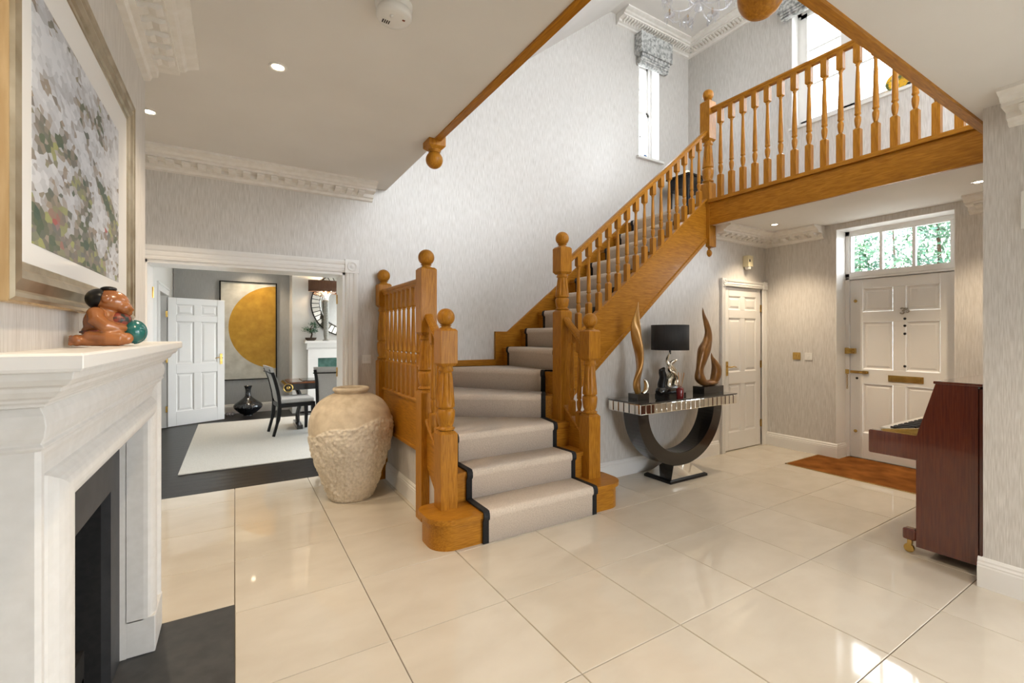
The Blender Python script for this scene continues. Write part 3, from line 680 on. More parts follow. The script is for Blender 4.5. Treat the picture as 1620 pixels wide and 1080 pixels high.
MB().lathe([(.034, 2.415), (.034, 2.405), (.022, 2.398), (.022, 2.39), (.03, 2.386)], NX, YN1, 20).ball((NX, YN1, 2.348), .046, 20, 14).build('drop_finial', 'oak_z', ntop)

# balusters
def baluster(z0, z1, ba, bb, parent, x, y, hw=.0235, key=None, cache={}):
    # ba, bb: lengths of the square bottom and top blocks
    kk = (round(z1-z0, 3), ba, bb)
    if kk in cache:
        o = cache[kk].copy(); COL.objects.link(o); o.parent = parent
    else:
        H = z1-z0; mb = MB(); h = hw
        mb.box(-h, h, -h, h, 0, ba-.014)
        sq = lambda a, z: [(-a, -a, z), (a, -a, z), (a, a, z), (-a, a, z)]
        mb.rings([sq(h, ba-.014), sq(h*.55, ba)], False, False)
        L_ = H-ba-bb; T = lambda f: ba+L_*f
        mb.lathe([(h*.52, T(0)), (h*.60, T(.015)), (h*.82, T(.06)), (h*.96, T(.12)), (h*.92, T(.16)), (h*.62, T(.185)), (h*.60, T(.195)), (h*.92, T(.21)), (h*.94, T(.225)), (h*.84, T(.24)), (h*.86, T(.30)), (h*.78, T(.50)), (h*.64, T(.75)), (h*.52, T(.93)), (h*.50, T(.965)), (h*.70, T(.98)), (h*.60, T(1.))], 0, 0, 16, caps=False)
        mb.rings([sq(h*.55, H-bb), sq(h, H-bb+.014), sq(h, H)], True, False)
        o = mb.build('baluster', 'oak_z', parent, world=False); cache[kk] = o
    p = WM[parent.name].inverted() @ Vector((x, y, z0)); o.location = p
    return o
RAIL = [(-.020, 0), (.020, 0), (.026, .012), (.026, .020), (.034, .028), (.036, .040), (.030, .052), (.018, .058), (-.018, .058), (-.030, .052), (-.036, .040), (-.034, .028), (-.026, .020), (-.026, .012)]
def handrail(a, b, parent, m, name='handrail'):
    return MB().bar(a, b, RAIL, smooth=False).build(name, m, parent)
CAP = [(-.034, 0), (.034, 0), (.034, .014), (.026, .024), (-.026, .024), (-.034, .014)]
# flight: string, cap, rail, balusters
st = lambda x: 1.640+.812*(x-2.99)        # top of string
MB().prism([(2.627, st(2.627)-.024), (4.625, st(4.625)-.024), (4.625, sb(4.625)), (2.627, sb(2.627))], 3.305, 3.345, 'y').build('string', 'oak_x', stair)
MB().bar((2.627, 3.322, sb(2.627)-.004), (4.625, 3.322, sb(4.625)-.004), [(-.030, -.006), (.030, -.006), (.030, .030), (.022, .042), (-.022, .042), (-.030, .030)]).build('string_moulding', 'oak_x', stair)
MB().bar((2.627, YN1, st(2.627)-.024), (4.625, YN1, st(4.625)-.024), CAP).build('string_cap', 'oak_x', stair)
hr = lambda x: 2.100+.823*(x-2.687)
handrail((2.627, YN1, hr(2.627)), (4.625, YN1, hr(4.625)), stair, 'oak_x')
for x in [2.755+.1262*i for i in range(15)]:
    baluster(st(x)-.022, hr(x)+.016, .185, .135, stair, x, YN1)
# wall string and winder skirting
ws = lambda x: 1.43+.800*(x-2.71)
MB().prism([(2.545, 1.02), (2.60, 1.02), (4.62, 2.72), (4.62, ws(4.62)), (2.71, 1.43), (2.545, 1.43)], 4.535, 4.568, 'y').build('wall_string', 'oak_x', stair)
MB().bar((2.71, 4.553, 1.425), (4.62, 4.553, ws(4.62)-.005), [(-.024, 0), (.016, 0), (.016, .010), (.006, .016), (-.016, .016), (-.024, .010)]).build('string_cap', 'oak_x', stair)
MB().box(2.545, 2.71, 4.532, 4.568, 1.428, 1.442).build('string_cap', 'oak_x', stair)
MB().box(1.30, 2.545, 4.545, 4.568, .80, 1.125).build('winder_skirting', 'oak_x', stair)
# guard beside the winders: panel, rails, balusters
MB().box(XL-.02, XL+.02, YN1+.06, 4.435, .515, .875).build('guard_panel', 'oak_y', stair)
MB().bar((XL, YN1+.06, .487), (XL, 4.435, .487), [(-.028, 0), (.028, 0), (.028, .02), (.020, .030), (-.020, .030), (-.028, .02)]).build('guard_bottom_rail', 'oak_y', stair)
MB().bar((XL, YN1+.06, .872), (XL, 4.435, .872), CAP).build('guard_base_rail', 'oak_y', stair)
handrail((XL, YN1+.06, 1.790), (XL, 4.435, 1.790), stair, 'oak_y')
for i in range(8):
    baluster(.894, 1.792, .27, .16, stair, XL, 3.500+.1215*i)
# short raked balustrades between the paired newels
for X in (XL, XR):
    y0, y1 = YN0+.06, YN1-.06
    a, b = (X, y0, 1.285), (X, y1, 1.505)
    handrail(a, b, stair, 'oak_y')
    zl = lambda y: .545+.86*(y-y0)
    MB().bar((X, y0, zl(y0)-.02), (X, y1, zl(y1)-.02), CAP).build('string_cap', 'oak_y', stair)
    MB().prism([(y0, zl(y0)-.02), (y1, zl(y1)-.02), (y1, zl(y1)-.36), (y0, zl(y0)-.36)], X-.018, X+.018, 'x').build('string', 'oak_y', stair)
    MB().prism([(y0, .0), (y1, .0), (y1, zl(y1)-.36), (y0, zl(y0)-.36)], X-.010+.012, X+.018, 'x').build('string_infill', 'wallpaper', stair)
    for q in (.30, .68):
        y = y0+(y1-y0)*q; baluster(zl(y)-.01, 1.285+.86*(y-y0)+.012, .14, .12, stair, X, y)
# landing nosing at the head of the flight
bevel(MB().box(4.585, 4.66, 3.39, 4.54, ZF-.03, ZF).build('landing_nosing', 'oak_y', stair), .006)
MB().box(4.60, 4.615, 3.39, 4.54, Z(13)-.01, ZF-.03).build('riser', 'oak_y', stair)

# stair runner
runner = thing('stair_runner', 'beige carpet runner with black bound edges laid up the oak stairs', 'carpet', (1.9, 2.9, 0))
L = {1: (1.42, 2.70), 2: (1.42, 2.955), 3: (1.42, 3.19), 4: (1.36, 4.175), 5: (1.952, 4.525), 6: (2.63, 4.42)}
Rr = {1: (2.42, 2.70), 2: (2.415, 2.955), 3: (2.40, 3.19), 4: (2.45, 3.426), 5: (2.573, 3.609), 6: (2.63, 3.50)}
for n in range(7, 15): L[n] = (xs_(n), 4.42); Rr[n] = (xs_(n), 3.50)
L[14] = (4.585, 4.42); Rr[14] = (4.585, 3.50)
def front(n):
    a, b = Vector(L[n]), Vector(Rr[n]); t = (b-a).normalized(); return Vector((t.y, -t.x))
def strip(n, f0, f1, th, name, m):
    # loft of the tread-and-riser section of step n between fractions f0, f1 across the runner
    f = front(n); zb = (Z(n-1)+.011) if n > 1 else .001; zt = Z(n)
    sec = [(-.012, zb), (-.012, zt-.060), (-.004, zt-.046), (.0015, zt-.028), (.0015, zt-.010), (-.004, zt), (-.02, zt+.0015)]
    sec_o = [(-.012+th, zb), (-.012+th, zt-.060+.002), (.002+th, zt-.044), (.004+th, zt-.028), (.003+th*.9, zt-.006), (-.002+th*.4, zt+th*.85), (-.02, zt+th)]
    def side(fr):
        p = Vector(L[n]).lerp(Vector(Rr[n]), fr)
        out = [(p.x+f.x*o_, p.y+f.y*o_, z) for o_, z in sec_o]; inn = [(p.x+f.x*o_, p.y+f.y*o_, z) for o_, z in sec]
        if n < 14:
            g = front(n+1); q = Vector(L[n+1]).lerp(Vector(Rr[n+1]), fr) - g*.014
            out.append((q.x, q.y, zt+th)); inn.append((q.x, q.y, zt+.0015))
        else:
            q = p - f*.5; out.append((q.x, q.y, zt+th)); inn.append((q.x, q.y, zt+.0015))
        return out + inn[::-1]
    k = 2; rs = [side(f0+(f1-f0)*i/k) for i in range(k+1)]
    mb = MB(); mb.rings(rs, True, False); mb.s = [True]*len(mb.s)
    return mb.build(name, m, runner)
for n in range(1, 15):
    w_ = (Vector(L[n])-Vector(Rr[n])).length; e = .042/w_
    strip(n, e*.85, 1-e*.85, .012, 'carpet_step', 'carpet')
    strip(n, 0, e, .0145, 'carpet_binding', 'binding'); strip(n, 1-e, 1, .0145, 'carpet_binding', 'binding')

# ------------------------------------------------------------------ gallery balustrade
gal = thing('gallery_balustrade', 'oak gallery balustrade of turned balusters over a deep oak beam', 'balustrade', (NX, 2.0, ZG))
MB().box(4.628, 4.659, .905, 3.275, 2.655, 2.925).build('fascia_beam', 'oak_y', gal)
MB().bar((4.640, .905, 2.905), (4.640, 3.262, 2.905), [(-.045, 0), (.045, 0), (.062, .012), (.062, .024), (.050, .036), (-.045, .036)]).build('fascia_capping', 'oak_y', gal)
MB().box(4.640, 4.73, .905, 3.262, 2.925, 2.955).build('base_rail', 'oak_y', gal)
handrail((NX, .905, 3.955), (NX, 3.262, 3.955), gal, 'oak_y')
for i in range(17): baluster(2.953, 3.96, .27, .17, gal, NX, 3.164-.1325*i, .0265)

# oak edge of the stair opening on the fireplace side and near side, with pendant newels
edge = thing('landing_edge_trim', 'oak trim with ball pendant newels around the ceiling opening', 'trim', (1.30, 2.0, ZC))
MB().bar((1.290, .86, ZC-.012), (1.290, 3.26, ZC-.012), [(-.030, 0), (.022, 0), (.030, .02), (.030, .09), (-.022, .09), (-.030, .05)]).build('edge_moulding', 'oak_y', edge)
MB().box(1.305, 1.325, .90, 3.26, ZC+.078, ZC+.30).build('edge_fascia', 'oak_y', edge)
MB().bar((1.41, .872, ZG-.012), (4.60, .872, ZG-.012), [(-.024, 0), (.020, 0), (.028, .02), (.028, .09), (-.020, .09), (-.026, .05)]).build('edge_moulding', 'oak_x', edge)
MB().box(1.45, 4.62, .888, .905, ZG+.06, ZF).build('edge_fascia', 'oak_x', edge)
def pendant(cx, cy, zt, zb, r):
    h = .066; k = .046
    sq = lambda a, z: [(cx-a, cy-a, z), (cx+a, cy-a, z), (cx+a, cy+a, z), (cx-a, cy+a, z)]
    p = MB().rings([sq(k*.9, zb), sq(h, zb+.022), sq(h, zt)], True, False)
    o = bevel(p.build('pendant_newel', 'oak_z', edge), .003)
    MB().lathe([(.048, zb+.002), (.050, zb-.004), (.036, zb-.010), (.040, zb-.016), (.044, zb-.02)], cx, cy, 24).ball((cx, cy, zb-.012-r*.93), r, 32, 20).build('ball_finial', 'oak_z', o)
pendant(1.285, 3.235, ZC+.20, ZC-.065, .064)
pendant(1.430, .825, ZG+.25, ZG-.105, .068)

# ------------------------------------------------------------------ fireplace
fp = thing('fireplace', 'white limestone fireplace surround with dark slate slips on the chimney breast', 'fireplace', (-.40, 1.95, 0))
FX, FY0, FY1, OY0, OY1, OZ1 = -.302, 1.147, 2.75, 1.41, 2.53, 1.03
# section of the surround in (across, out): bead, hollow, then a fat roll next to the opening
SEC = [(0, 0), (0, .092), (.008, .099), (.022, .099), (.030, .092), (.036, .086), (.060, .078), (.090, .073), (.118, .072), (.124, .078)]
SEC += [(.193-.069*math.cos(a), .066+.034*math.sin(a)) for a in [PI*q/12 for q in range(2, 12)]] + [(.262, .060), (.262, 0)]
rs = []
for q_ in range(4):
    r = []
    for p, q in SEC:
        t_ = p/.262; ya, yb_, zz = FY0+t_*(OY0-FY0), FY1-t_*(FY1-OY1), 1.195-t_*(1.195-OZ1)
        r.append([(-.40+q, ya, .16), (-.40+q, ya, zz), (-.40+q, yb_, zz), (-.40+q, yb_, .16)][q_])
    rs.append(r)
mb = MB(); mb.rings(rs, True, False); mb.build('surround', 'stone', fp)
for y0, y1 in ((FY0-.006, OY0), (OY1, FY1+.006)):
    bevel(MB().box(-.40, FX+.003, y0, y1, .009, .168).build('plinth_block', 'stone', fp), .004)
MB().box(-.452, -.398, OY0-.03, OY0, .009, OZ1+.03).box(-.452, -.398, OY1, OY1+.03, .009, OZ1+.03).box(-.452, -.398, OY0, OY1, OZ1, OZ1+.03).build('reveal', 'stone', fp)
# frieze and shelf mouldings swept round three sides with mitres
def round3(sec, name, m='stone'):
    rs = []
    for corner in range(4):
        r = []
        for q, z in sec:
            x = FX+q
            r.append([(-.40, FY0-q, z), (x, FY0-q, z), (x, FY1+q, z), (-.40, FY1+q, z)][corner])
        rs.append(r)
    mb = MB(); mb.rings(rs, True, False); return bevel(mb.build(name, m, fp), .0015, 1)
b0 = -.02
round3([(b0, 1.19), (.004, 1.19), (.010, 1.197), (.004, 1.203), (.010, 1.215), (.013, 1.235), (.010, 1.255), (.002, 1.27), (b0, 1.27)], 'frieze')
round3([(b0, 1.27), (.010, 1.27), (.010, 1.276), (.018, 1.280), (.020, 1.286), (.030, 1.290), (.038, 1.300), (.040, 1.308), (.050, 1.312), (.058, 1.322), (.060, 1.333), (.060, 1.338), (b0, 1.338)], 'bed_moulding')
round3([(b0, 1.334), (.072, 1.336), (.076, 1.342), (.076, 1.364), (.072, 1.369), (b0, 1.369)], 'mantel_shelf', 'white')
MB().box(-.40, FX-.02, FY0, FY1, 1.19, 1.365).build('core', 'stone', fp)
# slate slips and fire opening
s_ = MB().box(-.45, -.42, OY0, 1.575, .006, OZ1).box(-.45, -.42, 2.372, OY1, .006, OZ1).box(-.45, -.42, 1.575, 2.372, .78, OZ1)
s_.build('slate_slip', 'slate', fp)
s_ = MB().box(-.85, -.45, 1.545, 1.575, .006, .80).box(-.85, -.45, 2.372, 2.40, .006, .80).box(-.85, -.83, 1.55, 2.40, .006, .80).box(-.85, -.45, 1.55, 2.40, .78, .81)
s_.build('firebox', 'soot', fp)
g = MB()
for i in range(9): g.box(-.74, -.50, 1.66+.078*i, 1.672+.078*i, .10, .125)
g.box(-.52, -.49, 1.62, 2.33, .08, .20).box(-.76, -.73, 1.62, 2.33, .08, .20)
for y in (1.64, 2.31): g.box(-.76, -.49, y-.012, y+.012, .006, .10)
g.build('grate', 'soot', fp)
bevel(centred(MB().box(-.86, 0.0, 1.10, 2.757, .0, .008).build('hearth_slab', 'slate', label='dark grey slate hearth slab in front of the fireplace', category='hearth')), .002)

# ------------------------------------------------------------------ picture over the mantel
pic = thing('framed_picture', 'large picture of mottled grey and green facets in a champagne gilt frame over the mantel', 'picture', (-.40, 1.93, 1.935))
FW = [(.003, 0), (.003, .022), (.010, .028), (.020, .024), (.026, .018), (.050, .026), (.068, .020), (.074, .013), (.088, .013), (.094, .006), (.094, 0)]
py0, py1, pz0, pz1 = -.655, .645, -.467, .465
def frame_ring(q):
    i, o_ = q; return [(o_, py0+i, pz0+i), (o_, py1-i, pz0+i), (o_, py1-i, pz1-i), (o_, py0+i, pz1-i)]
MB().rings([frame_ring(q) for q in FW], False, False).build('frame', 'champagne_frame', pic, world=False)
MB().box(0, .0215, py0-.001, py0+.003, pz0, pz1).box(0, .0215, py1-.003, py1+.001, pz0, pz1).box(0, .0215, py0, py1, pz0-.001, pz0+.003).box(0, .0215, py0, py1, pz1-.003, pz1+.001).build('frame_edge', 'frame_side', pic, world=False, label='limed wood frame edge')
MB().box(-.002+.003, .010, py0+.08, py1-.08, pz0+.08, pz1-.08).build('mount', 'mount', pic, world=False)
MB().box(.010, .0112, -.495, .395, -.328, .262).build('print', 'mosaic', pic, world=False)

# ------------------------------------------------------------------ carved kneeling figure on the mantel
fig = thing('carved_figurine', 'carved brown wooden kneeling child figurine holding a teal ball on the mantel', 'figurine', (-.318, 1.735, 1.3695), .12)
# local frame: +x is where it faces, +z up
b = MB()
def bl(c, r, ry=0., rz=0.):
    mx = Matrix.Translation(c) @ Matrix.Rotation(rz, 4, 'Z') @ Matrix.Rotation(ry, 4, 'Y'); b.ball((0, 0, 0), r, 20, 14, mx)
bl((-.006, 0, .068), (.044, .042, .046), .25); bl((-.004, 0, .040), (.050, .046, .030)); bl((.018, 0, .060), (.036, .036, .034))
bl((.010, 0, .128), (.044, .040, .034), .12); bl((.040, 0, .110), (.020, .030, .020)); bl((.038, .016, .112), (.018, .016, .016)); bl((.038, -.016, .112), (.018, .016, .016)); bl((.056, 0, .106), (.007, .006, .006)); bl((.048, 0, .096), (.012, .016, .010)); bl((0, 0, .100), (.028, .03, .02))
for s_ in (-1, 1):
    bl((-.020, s_*.036, .091), (.020, .018, .019)); bl((-.022, s_*.030, .026), (.026, .024, .024)); bl((.046, s_*.036, .021), (.017, .015, .017)); bl((.036, s_*.040, .013), (.013, .012, .012))
    b.tube([(-.020, s_*.036, .092), (-.018, s_*.046, .074), (.002, s_*.050, .056), (.026, s_*.040, .050), (.040, s_*.024, .050)], [.019, .021, .019, .014, .011], 12)
    bl((.044, s_*.020, .049), (.013, .010, .009), .3)
    b.tube([(-.022, s_*.030, .026), (.006, s_*.040, .024), (.032, s_*.040, .022), (.044, s_*.036, .020)], [.024, .025, .024, .016], 14)
    b.tube([(.036, s_*.040, .014), (.0, s_*.042, .012), (-.036, s_*.036, .012), (-.052, s_*.034, .014)], [.013, .013, .012, .013], 10)
    bl((-.058, s_*.034, .016), (.014, .015, .016))
    for q in range(5): bl((-.070, s_*(.026+.004*q), .027-.0055*q), (.006, .0045, .0038))
    bl((.002, s_*.040, .134), (.010, .006, .012))
bod = b.build('body', 'terracotta_carved', fig, world=False)
rm = bod.modifiers.new('blend', 'REMESH'); rm.mode = 'VOXEL'; rm.voxel_size = .0022; rm.use_smooth_shade = True
sm = bod.modifiers.new('smooth', 'SMOOTH'); sm.iterations = 4; sm.factor = .5
h = MB(); h.ball((-.016, 0, .134), (.0300, .037, .030), 18, 12, None); h.ball((.006, 0, .164), (.019, .016, .008)); h.ball((.004, 0, .158), (.012, .011, .008))
h.build('hair', 'black', fig, world=False, label='black topknot hair')
MB().ball((.062, 0, .040), (.030, .036, .034), 24, 16).tube([(.062+.0306*math.sin(a), 0, .040+.0346*math.cos(a)) for a in [PI*q/16 for q in range(17)]], .0016, 6).build('ball', 'teal', fig, world=False, label='teal glazed ball')
ap = MB(); ap.tube([(.050*math.cos(a)-.004, .050*math.sin(a), .043+.004*math.cos(a)) for a in [2*PI*q/32 for q in range(33)]], .0035, 6)
ap.ball((.026, 0, .074), (.033, .036, .026), 18, 12)
ap.build('painted_apron', noisy('painted_apron_pattern', (.02, .035, .03), (.25, .05, .03), (1, 1, 1), 90., 3., .4, .42, .56), fig, world=False, label='dark patterned apron')
for s_ in (-1, 1): MB().ball((.0425, s_*.017, .128), (.004, .006, .0025), 8, 6).build('eyebrow', 'black', fig, world=False)

# ------------------------------------------------------------------ big stoneware jar
vs = [(.0, 0), (.165, 0), (.178, .015), (.215, .10), (.255, .22), (.295, .34), (.325, .45), (.342, .56), (.345, .63), (.335, .70), (.308, .77), (.262, .83), (.200, .872), (.150, .893), (.134, .902), (.140, .915), (.152, .925), (.154, .937), (.146, .947), (.128, .950), (.118, .944), (.112, .925), (.120, .88), (.16, .84), (.0, .83)]
def catmull(pts, k=6):
    out = []
    for i in range(len(pts)-1):
        p0, p1, p2, p3 = pts[max(i-1, 0)], pts[i], pts[i+1], pts[min(i+2, len(pts)-1)]
        for j in range(k):
            t = j/k
            out.append(tuple(.5*((2*p1[d])+(-p0[d]+p2[d])*t+(2*p0[d]-5*p1[d]+4*p2[d]-p3[d])*t*t+(-p0[d]+3*p1[d]-3*p2[d]+p3[d])*t**3) for d in range(len(p1))))
    return out + [pts[-1]]
prof = vs[:2] + catmull(vs[1:16], 12)[1:] + vs[16:]
rs = []; SG = 240; rough = []
for i, (r, z) in enumerate(prof):
    ring = []
    for j in range(SG):
        a = 2*PI*j/SG; q = max(r, .001)
        if i > 1 and z < .80 and i < len(prof)-10:
            edge_ = .62 + .075*math.cos(a+.75) + .07*noise.noise((math.cos(a)*2, math.sin(a)*2, 3))
            m_ = min(1, max(0, (edge_-z)/.015))
            n1 = noise.noise((math.cos(a)*q*26, math.sin(a)*q*26, z*17)); n2 = noise.noise((math.cos(a)*q*60, math.sin(a)*q*60, z*44))
            q += m_*(.006+.012*n1+.013*n2)
            if m_ > .5 and j < SG: rough.append((i, j))
        ring.append((q*math.cos(a), q*math.sin(a), z))
    rs.append(ring)
jb = MB().rings(rs, True, True); jar = jb.build('stoneware_jar', 'stoneware', label='large rough pale stoneware jar standing beside the stair guard', category='jar')
jar.location = (.868, 4.12, 0); jar.data.materials.append(M['stoneware_rough'])
for i, j in rough: jar.data.polygons[i*SG+j].material_index = 1

# ------------------------------------------------------------------ console table
con = thing('console_table', 'mirrored console table with a black U-shaped base under the stairs', 'table', (3.80, 3.06, 0))
cx0, cx1, cy0, cy1, cz = 3.08, 4.52, 2.86, 3.27, .790
MB().box(cx0, cx1, cy0, cy1, cz-.012, cz).build('tabletop', 'black_top', con)
MB().box(cx0+.012, cx1-.012, cy0+.012, cy1-.012, cz-.105, cz-.012).build('apron', 'black', con)
nt = 21; tw = (cx1-cx0)/nt; sh = None
for i in range(nt):
    if sh is None:
        x = 0; e = .006
        t = MB(); k = lambda i_, y: [(i_, y, i_), (tw-.003-i_, y, i_), (tw-.003-i_, y, .090-i_), (i_, y, .090-i_)]
        t.rings([k(0, .012), k(0, .004), k(e, 0)], True, False)
        sh = t.build('mirror_tile', 'mirror_bronze', con, world=False); o = sh
    else:
        o = sh.copy(); COL.objects.link(o); o.parent = con
    o.location = (cx0+tw*i+.0015-3.80, cy0-3.06, cz-.104); o.rotation_euler = (random.uniform(-.015, .015), 0, random.uniform(-.03, .03))
ne = 6; te = (cy1-cy0)/ne
for xx, sgn in ((cx0, 1), (cx1, -1)):
    for i in range(ne):
        y0, y1 = cy0+te*i+.0015, cy0+te*(i+1)-.0015
        k = lambda i_, x: [(x, y0+i_, cz-.104+i_), (x, y1-i_, cz-.104+i_), (x, y1-i_, cz-.014-i_), (x, y0+i_, cz-.014-i_)]
        MB().rings([k(0, xx+sgn*.012), k(0, xx+sgn*.004), k(.006, xx)], True, False).build('mirror_tile', 'mirror_bronze', con)
# U shape: half ellipse band
uc, ux, uzt = 3.775, .625, cz-.105
yo, yi = 2.955, 3.14
rs = []
for i in range(41):
    a = PI+PI*i/40; ca, sa = math.cos(a), math.sin(a)
    o_ = (uc+ux*ca, uzt+.565*sa); n_ = (uc+(ux-.14)*ca, uzt+.440*sa)
    rs.append([(o_[0], yo, o_[1]), (n_[0], yo, n_[1]), (n_[0], yi, n_[1]), (o_[0], yi, o_[1])])
u = MB(); u.rings(rs, True, False); bevel(u.build('curved_base', 'black_gloss', con), .004, 2)
bx0, bx1, by0, by1 = 3.485, 4.03, 2.865, 3.19
sq = lambda i, z: [(bx0+i, by0+i*.6, z), (bx1-i, by0+i*.6, z), (bx1-i, by1-i*.6, z), (bx0+i, by1-i*.6, z)]
MB().rings([sq(0, 0), sq(0, .022), sq(.02, .034), sq(.03, .034)], True, False).build('plinth', 'black', con)
MB().rings([sq(.035, .034), sq(.165, .135)], True, False).build('mirrored_foot', 'mirror_bronze', con)
MB().box(3.70, 3.82, by0+.11, by1-.10, .034, .128).build('foot_block', 'black', con)

# things on the console
sc1 = thing('twisted_sculpture', 'slender twisted gold flame sculpture on a black block, nearest the stairs', 'sculpture', (3.27, 3.06, cz))
bevel(MB().box(-.078, .078, -.06, .06, 0, .062).build('plinth', 'black_gloss', sc1, world=False), .003)
pts = catmull([(-.005, 0, .062), (-.020, 0, .16), (.010, 0, .30), (.006, 0, .44), (-.022, 0, .58), (-.030, 0, .70), (-.018, 0, .81), (-.004, 0, .925)], 7)
rad = [v[0] for v in catmull([(.030,), (.062,), (.068,), (.056,), (.046,), (.040,), (.024,), (.005,)], 7)]
MB().tube(pts, rad, 16, up=(1, 0, 0), flat=.38, twist=3.6, mx=Matrix.Diagonal((1.25, 1, 1, 1))).build('flame', 'bronze_light', sc1, world=False)
MB().tube(catmull([(.020, -.03, .06), (.055, -.032, .085), (.072, -.03, .13), (.058, -.03, .175), (.035, -.03, .19)], 5), [v[0] for v in catmull([(.02,), (.030,), (.030,), (.022,), (.006,)], 5)], 12, up=(0, 1, 0), flat=.6).build('curl', 'silver', sc1, world=False, label='pale gold curl')

lamp = thing('table_lamp', 'table lamp with black drum shade on a twisted silver-gold base, centre of the console', 'lamp', (3.735, 3.08, cz))
MB().tube(catmull([(-.17, 0, .038), (-.12, 0, .060), (0, 0, .068), (.10, 0, .060), (.17, 0, .038)], 6), [v[0] for v in catmull([(.03,), (.05,), (.055,), (.05,), (.03,)], 6)], 14, up=(0, 0, 1), flat=1.2).box(-.15, .17, -.06, .06, 0, .03).build('base', 'black_gloss', lamp, world=False)
MB().tube(catmull([(-.11, .0, .055), (-.125, 0, .12), (-.10, 0, .19), (-.115, 0, .25), (-.085, 0, .285)], 5), [v[0] for v in catmull([(.05,), (.042,), (.040,), (.036,), (.014,)], 5)], 12, up=(0, 1, 0), flat=.8).ball((-.125, 0, .262), (.030, .022, .018)).build('black_figure', 'black', lamp, world=False, label='black carved figure')
body = MB()
kz = .76
body.tube([(x, y, z*kz+.01) for x, y, z in catmull([(-.01, 0, .05), (-.05, .0, .12), (-.030, .01, .20), (.045, .02, .27), (.075, .01, .315), (.03, -.005, .36), (-.035, -.01, .41), (-.045, 0, .46), (-.005, 0, .56)], 7)], [v[0] for v in catmull([(.05,), (.058,), (.06,), (.05,), (.042,), (.040,), (.036,), (.028,), (.010,)], 7)], 14, up=(0, 1, 0), flat=.55)
body.tube([(x, y, z*kz+.01) for x, y, z in catmull([(.03, 0, .05), (.06, .01, .13), (.075, 0, .22), (.02, -.02, .29), (-.04, -.02, .33), (-.01, 0, .40), (.06, .01, .43), (.10, 0, .455)], 7)], [v[0] for v in catmull([(.05,), (.058,), (.05,), (.046,), (.040,), (.040,), (.036,), (.014,)], 7)], 14, up=(0, 1, 0), flat=.5)
body.build('twisted_stem', 'silver', lamp, world=False)
MB().lathe([(.011, .42), (.011, .50)], 0, 0, 12).build('neck', 'black', lamp, world=False)
SR, S0, S1 = .182, .462, .712
ringz = lambda r, z: [(r*math.cos(2*PI*j/48), r*math.sin(2*PI*j/48), z) for j in range(48)]
shd = MB().rings([ringz(SR, S0), ringz(SR, S1), ringz(SR-.004, S1), ringz(SR-.004, S0)], False, True, None, True)
shd.build('lamp_shade', 'shade_black', lamp, world=False)
sp_ = MB()
for q in range(3): a = 2*PI*q/3; sp_.tube([(0, 0, .49), (.179*math.cos(a), .179*math.sin(a), .49)], .003, 6)
sp_.build('shade_ring', 'chrome', lamp, world=False)

dif = thing('reed_diffuser', 'small dark red glass reed diffuser in front of the black-shaded lamp', 'diffuser', (3.705, 2.935, cz))
MB().lathe([(.034, 0), (.036, .004), (.036, .088), (.030, .098), (.014, .102), (.014, .112), (.0105, .112), (.0105, .10)], 0, 0, 24).build('bottle', 'red_glass', dif, world=False)
for a, t in ((.3, .30), (1.6, .16), (2.6, .30), (3.8, .22), (5.0, .34), (.9, .38)):
    MB().tube([(-.008*math.cos(a)*.5, -.008*math.sin(a)*.5, .02), (.24*math.sin(t)*math.cos(a), .10*math.sin(t)*math.sin(a), .02+.235*math.cos(t))], .0022, 5).build('reed', 'reed', dif, world=False)

sc2 = thing('flame_sculpture', 'tall brown double flame sculpture on a black block beside the closet door', 'sculpture', (4.318, 3.06, cz))
bevel(MB().box(-.165, .165, -.07, .07, 0, .072).build('plinth', 'black_gloss', sc2, world=False), .003)
pts = catmull([(.04, 0, .106), (-.04, 0, .104), (-.098, 0, .160), (-.100, 0, .250), (-.075, 0, .350), (-.048, 0, .450), (-.010, 0, .547), (.000, 0, .642), (-.023, 0, .737), (-.055, 0, .832), (-.066, 0, .905)], 7)
rad = [v[0] for v in catmull([(.030,), (.036,), (.046,), (.034,), (.046,), (.057,), (.042,), (.031,), (.025,), (.013,), (.003,)], 7)]
s2 = MB().tube(pts, rad, 16, up=(0, 1, 0), flat=1.0, twist=.5)
s2.ball((.03, 0, .10), (.09, .045, .030))
pts = catmull([(-.03, 0, .105), (.05, 0, .108), (.090, 0, .165), (.098, 0, .255), (.072, 0, .325), (.046, 0, .375), (.036, 0, .425)], 7)
rad = [v[0] for v in catmull([(.032,), (.038,), (.050,), (.047,), (.030,), (.014,), (.003,)], 7)]
s2.tube(pts, rad, 16, up=(0, 1, 0), flat=.9, twist=-.5)
s2.v = [(x*1.42, y, z) for x, y, z in s2.v]
fl_ = s2.build('flame', 'bronze', sc2, world=False)
rm = fl_.modifiers.new('blend', 'REMESH'); rm.mode = 'VOXEL'; rm.voxel_size = .006; rm.use_smooth_shade = True
sm = fl_.modifiers.new('smooth', 'SMOOTH'); sm.iterations = 3

